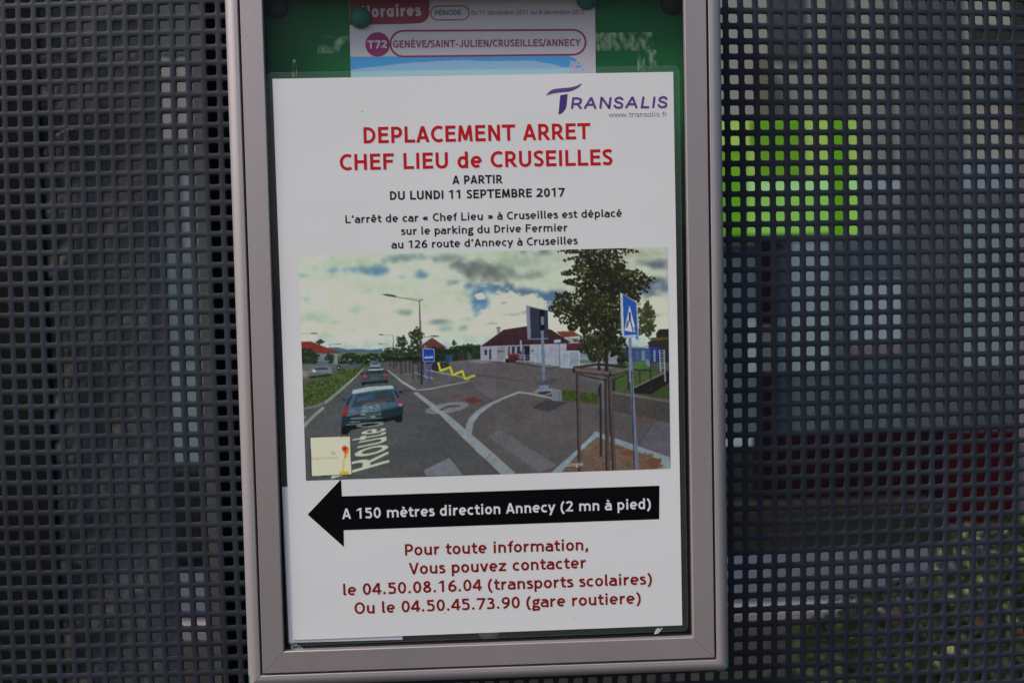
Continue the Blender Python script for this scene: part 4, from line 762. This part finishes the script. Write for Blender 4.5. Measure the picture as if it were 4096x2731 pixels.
# nearest car
pg('C', [(530, 950), (522, 800), (548, 640), (600, 540), (650, 470), (720, 430), (900, 408), (1110, 402), (1150, 425), (1202, 530), (1240, 650), (1234, 740), (1225, 815), (1165, 830), (1150, 775), (640, 905), (600, 960)], (74, 94, 106)); pg('C', [(530, 860), (1160, 740), (1230, 720), (1225, 815), (1165, 830), (1130, 800), (640, 915), (600, 965), (530, 965)], (22, 26, 26))
pg('C', [(650, 500), (665, 458), (850, 420), (1110, 405), (1148, 438), (900, 462), (700, 497)], (178, 188, 172)); pg('C', [(1110, 404), (1150, 412), (1160, 450), (1146, 445)], (60, 72, 74)); pg('C', [(600, 560), (668, 500), (648, 540), (608, 640), (570, 660)], (46, 58, 58)); pg('C', [(702, 510), (1108, 458), (1150, 572), (1138, 588), (642, 658)], (54, 70, 70)); pg('C', [(720, 540), (900, 500), (900, 560), (700, 590)], (64, 90, 108), .8); pg('C', [(930, 570), (1100, 545), (1095, 575), (940, 600)], (96, 66, 70), .8); pg('C', [(760, 590), (940, 560), (935, 590), (750, 620)], (96, 60, 66), .7); pg('C', [(1150, 445), (1200, 540), (1170, 550), (1130, 470)], (44, 54, 56))
pg('C', [(570, 645), (618, 640), (592, 750), (534, 755)], (152, 46, 40)); pg('C', [(1172, 556), (1206, 552), (1226, 612), (1190, 616)], (170, 52, 46)); pg('C', [(1185, 616), (1224, 612), (1218, 640), (1192, 642)], (160, 166, 166)); pg('C', [(540, 755), (1170, 640), (1240, 645), (1235, 735), (1160, 752), (525, 880)], (38, 52, 56)); pg('C', [(620, 660), (1150, 590), (1180, 640), (590, 755)], (84, 102, 112), .9); ln('C', [(600, 755), (1180, 650)], 5, (110, 124, 130)); el('C', 550, 572, 42, 17, (58, 76, 72)); el('C', 1210, 480, 24, 14, (30, 32, 34)); el('C', 660, 700, 34, 18, (140, 110, 120), .7)
# uneven tone over the ground and foliage, as in any photograph
gm = np.clip((YY-300)/60.0, 0, 1)[..., None]; IMG *= 1+gm*np.array([-0.12, -0.07, 0.01]); IMG *= 1+gm*(N4*0.07+N3*0.06+N1*0.2)[..., None]
sh = np.clip((YY-380)/480.0, 0, 1)*np.clip(XX/QW, 0, 1); IMG *= (1-0.10*sh)[..., None]
# street name painted in perspective
polys = []; x = 0
for ch in "Route d'Annecy":
    adv, L = glyph(ch, 52)
    for st in stroke_polys(L, 52): polys += [[(q[0]+x, q[1]) for q in f] for f in st]
    x += adv
Wt = x; base = lambda t: None
HT = homog([(0, 0), (610, 0), (Wt, 0), (Wt, CAP)], [(0, 0), (1, 0), (2, 0), (2, 1)]) if False else None
Ht = homog([(20, 0), (20, CAP), (2700, CAP), (2700, 0)], [(1082, 1290), (400, 1490), (668, 935), (1035, 880)])
ya = lambda p: (lambda h: (h[0]/h[2], h[1]/h[2]))(Ht@np.array([p[0], p[1], 1]))
for f in polys:
    if f[0][0] < 2800: pg('C', [ya(p) for p in f], (176, 190, 164))
Ht = homog([(3040, 0), (3040, CAP), (Wt-20, CAP), (Wt-20, 0)], [(1022, 872), (575, 905), (722, 615), (962, 592)])
for f in polys:
    if f[0][0] > 2900: pg('C', [ya(p) for p in f], (150, 168, 160), .62)
# map inset
pg('C', [(172, 992), (636, 978), (652, 1424), (188, 1444)], (26, 28, 26)); pg('C', [(179, 999), (630, 985), (646, 1418), (195, 1437)], (204, 204, 172)); ln('C', [(596, 1180), (560, 1260), (552, 1400)], 26, (210, 178, 84)); ln('C', [(606, 1110), (600, 1180)], 30, (214, 140, 50)); pg('C', [(510, 1388), (614, 1384), (616, 1420), (512, 1424)], (210, 158, 40)); el('C', 570, 1126, 33, 36, (206, 66, 50)); pg('C', [(542, 1140), (600, 1140), (580, 1185)], (206, 66, 50)); el('C', 572, 1126, 10, 11, (70, 20, 16)); el('C', 577, 1214, 10, 12, (206, 50, 40)); el('C', 438, 1178, 20, 20, (150, 120, 84)); el('C', 438, 1178, 12, 12, (204, 204, 172)); ln('C', [(560, 1192), (590, 1188)], 7, (70, 90, 110)); ln('C', [(250, 1080), (330, 1060), (420, 1090), (600, 1040)], 9, (214, 214, 190)); ln('C', [(200, 1330), (340, 1290), (520, 1320)], 9, (214, 214, 190))
def ptext(s, v, x0, y0, x1, y1, cap, col, wt=0.13, al=1.0):
    hs = CAP*wt/2; x = 0; it = []
    for ch in s:
        adv, L = glyph(ch, hs, True)
        for st in stroke_polys(L, hs): it += [[(q[0]+x, q[1]) for q in f] for f in st]
        x += adv
    k = math.hypot(x1-x0, y1-y0)/x; ux, uy = (x1-x0)/math.hypot(x1-x0, y1-y0), (y1-y0)/math.hypot(x1-x0, y1-y0)
    for f in it: pg(v, [(x0+q[0]*k*ux+q[1]*cap/CAP*uy, y0+q[0]*k*uy-q[1]*cap/CAP*ux) for q in f], col, al)
ptext('e Louis Armand', 'C', 190, 1250, 494, 1242, 34, (146, 128, 96)); ptext('Crus', 'C', 480, 1010, 622, 1006, 26, (170, 162, 130)); ptext('1', 'C', 608, 1226, 630, 1225, 26, (180, 60, 50))
ptext('Google', 'D', 1045, 1332, 1240, 1326, 44, (70, 64, 60), .2, .6); ptext('Google', 'D', 1043, 1328, 1238, 1322, 44, (186, 188, 180), .13)
# print grain, slight softness
for _ in range(2):
    k = IMG.copy(); IMG[1:-1, 1:-1] = (k[1:-1, 1:-1]*4+k[:-2, 1:-1]+k[2:, 1:-1]+k[1:-1, :-2]+k[1:-1, 2:])/8
IMG += N3[..., None]*np.array([9, 8, 8])+RNG.normal(0, 2.2, (QH, QW, 1)); IMG = np.clip(IMG, 0, 255)
gw, gh = QW//2, QH//2
SM = IMG.reshape(gh, 2, gw, 2, 3).mean((1, 3))/255.0; SMl = np.where(SM <= 0.04045, SM/12.92, ((SM+0.055)/1.055)**2.4)/LIT
SMl = np.clip(SMl, 0, 0.85)
cs = [np.array(at(*p, ZI)) for p in picc]; Hc = homog([(0, 0), (1, 0), (1, 1), (0, 1)], [tuple(c_) for c_ in cs])
u, v = np.meshgrid(np.linspace(0, 1, gw+1), np.linspace(0, 1, gh+1)); h = np.stack([u, v, np.ones_like(u)], -1)@Hc.T; X = h[..., 0]/h[..., 2]; Y = h[..., 1]/h[..., 2]
co = np.stack([X/1000-no.x, np.full_like(X, -ZI/1000)-no.y, EYE+Y/1000-no.z], -1).reshape(-1, 3)
idx = (np.arange(gh)[:, None]*(gw+1)+np.arange(gw)[None]).ravel(); fc = np.stack([idx, idx+gw+1, idx+gw+2, idx+1], 1)
me = D.meshes.new('street_picture'); me.vertices.add(len(co)); me.vertices.foreach_set('co', co.ravel()); me.loops.add(fc.size); me.loops.foreach_set('vertex_index', fc.ravel().astype(np.int32))
me.polygons.add(len(fc)); me.polygons.foreach_set('loop_start', (np.arange(len(fc))*4).astype(np.int32)); me.update(calc_edges=True)
ca_ = me.color_attributes.new('print', 'FLOAT_COLOR', 'POINT')
pv = np.pad(SMl, ((0, 1), (0, 1), (0, 0)), mode='edge'); ca_.data.foreach_set('color', np.concatenate([pv, np.ones(pv.shape[:2]+(1,))], -1).astype(np.float32).ravel())
m_pr = attr_mat('street_print', rough=0.45, coat=0.10, spec=0.06); o = link('street_picture', me, m_pr, note)
o['label'] = 'printed street photograph with cars, tree, signs and a small map in its corner'

# ------------------------------------------------------------------ what shows through the holes
def fb(par, org, name, px0, py0, px1, py1, z, m, th=30, label=None, bevel=0):
    """box whose front face covers that part of the view on plane z"""
    a = at(px0, py1, z); b = at(px1, py0, z); a2 = at(px0, py0, z); b2 = at(px1, py1, z)
    x0 = (a[0]+a2[0])/2; x1 = (b[0]+b2[0])/2; y0 = (a[1]+b2[1])/2; y1 = (a2[1]+b[1])/2
    mb = MB(org); mb.box((x0, y0, z-th), (x1, y1, z)); o = mb.build(name, m, par)
    if label: o['label'] = label
    return o
KB = 0.72
DZ = [0]
def bm_(name, r, g, b, rough=0.7, **k): return mat(name, alb(r, g, b, KB), rough=rough, spec=0.06, **k)
ground = MB(Vector((0, 0, 0)), False); ground.poly([(-60, -30, 0), (60, -30, 0), (60, 120, 0), (-60, 120, 0)]); g = ground.build('ground', bm_('bare_soil', 46, 44, 42, noise=(9, 0.25, (1, 1, 1))), None); g['kind'] = 'structure'
def strip(name, y0, y1, z, h, m):
    mb = MB(Vector((0, y0, 0)), False); mb.box((-14, y0, 0.0), (14, y1, h)); o = mb.build(name, m, None); o['kind'] = 'structure'; return o
strip('kerb', 3.52, 3.66, 0, 0.05, bm_('pale_kerb_stone', 112, 109, 111, noise=(14, 0.12, (1, 1, 1))))
strip('pavement', 3.80, 5.19, 0, 0.012, bm_('grey_paving', 64, 66, 77, noise=(6, 0.08, (1, 1, 1))))
strip('gutter', 3.661, 3.799, 0, 0.008, bm_('dark_gutter', 40, 38, 38))
# building beyond
ZF = -5200.0; bo = W3(0, -1460, ZF); bo.z = 0.0
bld = empty('building', bo, 'grey rendered building front with tall blue-grey windows and dark red base seen through the holes', 'building')
wall = fb(bld, bo, 'wall', -5000, -1900, 9500, 2215, ZF, bm_('pale_render', 122, 122, 116, noise=(1.6, 0.06, (1, 1, 1))), 200)
def B_(nm, x0, y0, x1, y1, c, dz=14, th=12, rough=0.6):
    DZ[0] += 1.3; dz = dz+DZ[0]
    return fb(bld, bo, nm, x0, y0, x1, y1, ZF+dz, bm_('%s_%d_%d_%d' % (nm, *c), *c, rough=rough), th)
W_ = lambda *a: B_('window_pane', *a, 8, 6, 0.35); Fm = lambda *a: B_('window_frame', *a, 34, 24); Pn = lambda *a: B_('wall_panel', *a, 20, 12)
# right-hand side
Pn(3076, -900, 3214, 228, (60, 62, 61)); Fm(3322, -900, 3374, 478, (50, 58, 60)); Pn(3605, -900, 3842, 1725, (64, 72, 74)); Pn(3480, -900, 3560, 900, (104, 106, 104))
Pn(3890, 112, 4062, 160, (44, 43, 38)); W_(3892, 168, 4062, 395, (86, 94, 102)); W_(3842, 640, 4062, 770, (106, 118, 130)); Pn(3842, 770, 4062, 815, (72, 80, 86)); W_(3842, 815, 4062, 1480, (96, 112, 116)); W_(3842, 1480, 4062, 1725, (58, 66, 68))
Pn(4064, -900, 4200, 540, (44, 41, 39)); Pn(4064, 545, 4200, 2080, (96, 92, 96))
W_(2700, 948, 3606, 1740, (66, 80, 88)); Fm(2700, 948, 3150, 985, (60, 60, 56)); W_(3160, 970, 3322, 1345, (110, 126, 134)); W_(3385, 1120, 3606, 1375, (114, 130, 138)); W_(3385, 1375, 3606, 1430, (88, 82, 88)); W_(2985, 1270, 3322, 1490, (114, 131, 137)); W_(3060, 1440, 3330, 1502, (112, 128, 134)); W_(3440, 720, 3606, 775, (120, 130, 142)); W_(3440, 775, 3606, 940, (90, 98, 106)); Fm(3325, 948, 3378, 1720, (60, 72, 79))
Pn(2700, 1745, 3010, 1788, (124, 142, 146)); Pn(2700, 1790, 3018, 2036, (34, 35, 34))
B_('base_panel', 3020, 1728, 3792, 2040, (24, 12, 16), 60, 50); B_('base_panel', 3794, 1728, 4062, 2110, (42, 9, 14), 60, 50)
B_('step_block', 2600, 2042, 3792, 2196, (34, 33, 30), 540, 300)
# left-hand strip
W_(560, -900, 735, 220, (66, 74, 72)); Pn(735, -900, 770, 560, (104, 106, 100)); Pn(560, 232, 840, 560, (112, 114, 107)); Pn(690, 232, 712, 560, (96, 106, 100)); W_(560, 562, 840, 1000, (66, 78, 75)); W_(745, 560, 800, 632, (112, 124, 138)); W_(735, 700, 800, 1020, (98, 108, 108)); W_(560, 1002, 840, 1450, (82, 95, 94)); W_(560, 1452, 840, 1885, (92, 107, 107)); B_('step_block', 560, 1890, 800, 2235, (26, 24, 24), 540, 300); B_('corner_post', 806, 1700, 850, 2235, (82, 82, 94), 600, 60)
DZ.append(DZ[0])
# green notice board across the way
ZG2 = -3000.0; go = W3(*at(3150, 945, ZG2), ZG2); go.z = 0
gb = empty('green_board', go, 'bright green printed board with paler green patches on posts beyond the sheet', 'board')
def GB(nm, x0, y0, x1, y1, c, dz=0, th=20):
    DZ[0] += 1.0; dz = dz+(DZ[0]-DZ[1] if dz else 0)
    return fb(gb, go, nm, x0, y0, x1, y1, ZG2+dz, mat('%s_%d_%d_%d' % (nm, *c), alb(*c, KB), rough=0.5), th)
GB('board', 2760, 478, 3436, 946, (96, 150, 34))
for q in ((2880, 480, 3000, 590, (146, 178, 88)), (2990, 590, 3032, 705, (138, 172, 84)), (3212, 480, 3322, 705, (142, 174, 84)), (3385, 480, 3434, 705, (142, 174, 88)), (2985, 712, 3322, 775, (146, 198, 132)), (3385, 712, 3434, 775, (146, 198, 128)), (2985, 780, 3322, 935, (122, 180, 82)), (3385, 780, 3434, 940, (128, 184, 80)), (3322, 480, 3385, 945, (84, 146, 28)), (2880, 700, 2982, 940, (84, 146, 28)), (3040, 486, 3210, 705, (88, 138, 36))): GB('printed_patch', *q, 4, 3)
x, y = at(2800, 500, ZG2-25); mb = MB(go); mb.box((x-400, -1460, ZG2-60), (x-340, y+60, ZG2-20)); mb.build('post', bm_('grey_steel', 70, 74, 78), gb)
# dark posts close behind the sheet
def post(px0, px1, z, th, m, label, cat, bands=()):
    ys = [at(px0, p, z) for p in (0, 2731)]; x0 = at(px0, 1365, z)[0]; x1 = at(px1, 1365, z)[0]; o0 = W3((x0+x1)/2, -1460, z-th/2); o0.z = 0
    e = empty('support_post', o0, label, cat); mb = MB(o0)
    tl = (at(px0-17, 0, z)[0]-at(px0+27, 2731, z)[0])/(ys[0][1]-ys[1][1])*0
    mb.box((x0, -1460, z-th), (x1, 760, z)); mb.build('shaft', m, e)
    for p0, p1, mm in bands:
        a = at(px0, p0, z)[1]; b = at(px0, p1, z)[1]; mb = MB(o0); mb.box((x0-1, b, z-th-1), (x1+1, a, z+1)); mb.build('band', mm, e)
    return e
m_dark = mat('black_painted_steel', (0.006, 0.004, 0.005), rough=0.7, spec=0.1)
post(842, 1100, -16, 60, m_dark, 'black upright post directly behind the sheet left of the display case', 'post')
flg = D.objects['support_post']; mb = MB(Vector(flg.location)); mb.box((at(806, 1365, -230)[0], -1460, -245), (at(900, 1365, -230)[0], 760, -230)); mb.build('rear_flange', mat('grey_flange', alb(62, 62, 62, 0.5), rough=0.8), flg)
m_bnd = bm_('weathered_band', 92, 88, 80)
post(3040, 3102, -5100, 60, m_dark, 'thin black pole with grey bands seen through the holes right of the display case', 'pole', ((232, 500, m_bnd), (1300, 1488, mat('grey_green_band', alb(68, 76, 74, KB), rough=0.6))))
# rough stone wall on the left
def rough_wall():
    z = -2000.0; a = at(-2200, 1365, z); b = at(600, 1365, z); a = (a[0], at(0, 3200, z)[1]); b = (b[0], at(0, -500, z)[1]); o0 = W3((a[0]+b[0])/2, -1460, z); o0.z = 0
    nx, ny = 190, 130; mb = MB(o0); r = random.Random(3)
    from mathutils import noise as mn
    y0, y1 = -1460, b[1]+200; ids = []
    for j in range(ny+1):
        row = []
        for i in range(nx+1):
            x = a[0]+(b[0]-a[0])*i/nx; y = y0+(y1-y0)*j/ny
            n = mn.fractal(Vector((x*0.005, y*0.0036, 3.1)), 0.9, 2.0, 5); edge = 14*math.sin(y*0.006) if i == nx else 0
            row.append(mb.P(x+edge, y, z+max(-42, -46*abs(n)**0.9) - 3*r.random()))
        ids.append(row)
    for j in range(ny):
        for i in range(nx): mb.f.append([ids[j][i], ids[j][i+1], ids[j+1][i+1], ids[j+1][i]])
    bl = [mb.P(a[0], y0, z-160), mb.P(b[0], y0, z-160), mb.P(b[0], y1, z-160), mb.P(a[0], y1, z-160)]
    mb.f.append([bl[3], bl[2], bl[1], bl[0]])
    e = [ids[j][nx] for j in range(ny+1)]; mb.f.append(e+[bl[2], bl[1]]); mb.f.append([ids[ny][i] for i in range(nx+1)][::-1]+[bl[3], bl[2]][0:2])
    m = mat('rough_stone', alb(102, 98, 93, KB), rough=0.9, noise=(4, 0.38, (1, 1, 0.6)), bump=(30, 0.4, 0.006))
    o = mb.build('stone_wall', m, None); return tag(o, 'rough dark grey-brown wall seen through the holes at the left', 'wall')
rough_wall()
z = -1800.0; x0 = at(-600, 1300, z)[0]; x1 = at(178, 1300, z)[0]; o0 = W3((x0+x1)/2, -1460, z); o0.z = 0; mb = MB(o0); mb.box((x0, -1460, z-40), (x1, 1600, z))
o = mb.build('dark_board', mat('dark_board', (0.006, 0.0055, 0.0045), rough=0.9, noise=(10, 0.4, (1, 1, 1))), None, bevel=0.004); tag(o, 'almost black upright board at the far left behind the sheet', 'board')
# leafy ground cover at the lower right
def ground_cover():
    r = random.Random(11); vs_, fs, mi = [], [], []
    mats = [mat('leaf_dark', (0.006, 0.010, 0.004), rough=0.5), mat('leaf_green', (0.022, 0.036, 0.010), rough=0.5), mat('leaf_mid', (0.014, 0.022, 0.008), rough=0.5), mat('leaf_pale', (0.17, 0.17, 0.075), rough=0.55), mat('leaf_brown', (0.05, 0.020, 0.010), rough=0.7)]
    o0 = Vector((1.9, 2.9, 0))
    def leaf(c, s, k):
        n = Vector((r.gauss(0, .5), -0.7+r.gauss(0, .4), 0.8+r.gauss(0, .4))).normalized(); t = n.orthogonal().normalized(); t = (Matrix.Rotation(r.uniform(0, 6.28), 3, n)@t); b = n.cross(t)
        i = len(vs_); w_ = s*r.uniform(.35, .5)
        for p in (c, c+t*s*.45+b*w_+n*s*.08, c+t*s*.8+b*w_*.6, c+t*s, c+t*s*.8-b*w_*.6, c+t*s*.45-b*w_+n*s*.08): vs_.append(tuple(p-o0))
        fs.append((i, i+1, i+2, i+3)); fs.append((i, i+3, i+4, i+5)); mi.extend([k, k])
    n = 0
    while n < 5200:
        y = r.uniform(2.3, 4.9); x = r.uniform(0.35, 3.9)
        bx = 0.95+0.98*(y-2.85)+0.14*math.sin(y*5)            # left border of the bed
        if x < bx: continue
        if x < bx+0.45 and r.random() < 0.6: continue
        h = (0.04+0.40*min(1, (x-bx)/1.5)*(0.8+0.3*math.sin(3*x+2*y)))*r.random()**0.5
        n += 1; k = r.choices(range(5), (6, 4, 5, 3.4 if x > 2.1 and y > 2.9 else .25, .35))[0]
        leaf(Vector((x, y, h)), r.uniform(0.03, 0.075), k)
    me = D.meshes.new('ground_cover'); me.from_pydata(vs_, [], fs)
    for m in mats: me.materials.append(m)
    me.polygons.foreach_set('material_index', mi); o = link('ground_cover', me, None, None, o0); o['kind'] = 'stuff'
    return tag(o, 'low green and yellowed leafy ground cover growing beyond the sheet, lower right', 'plants')
ground_cover()
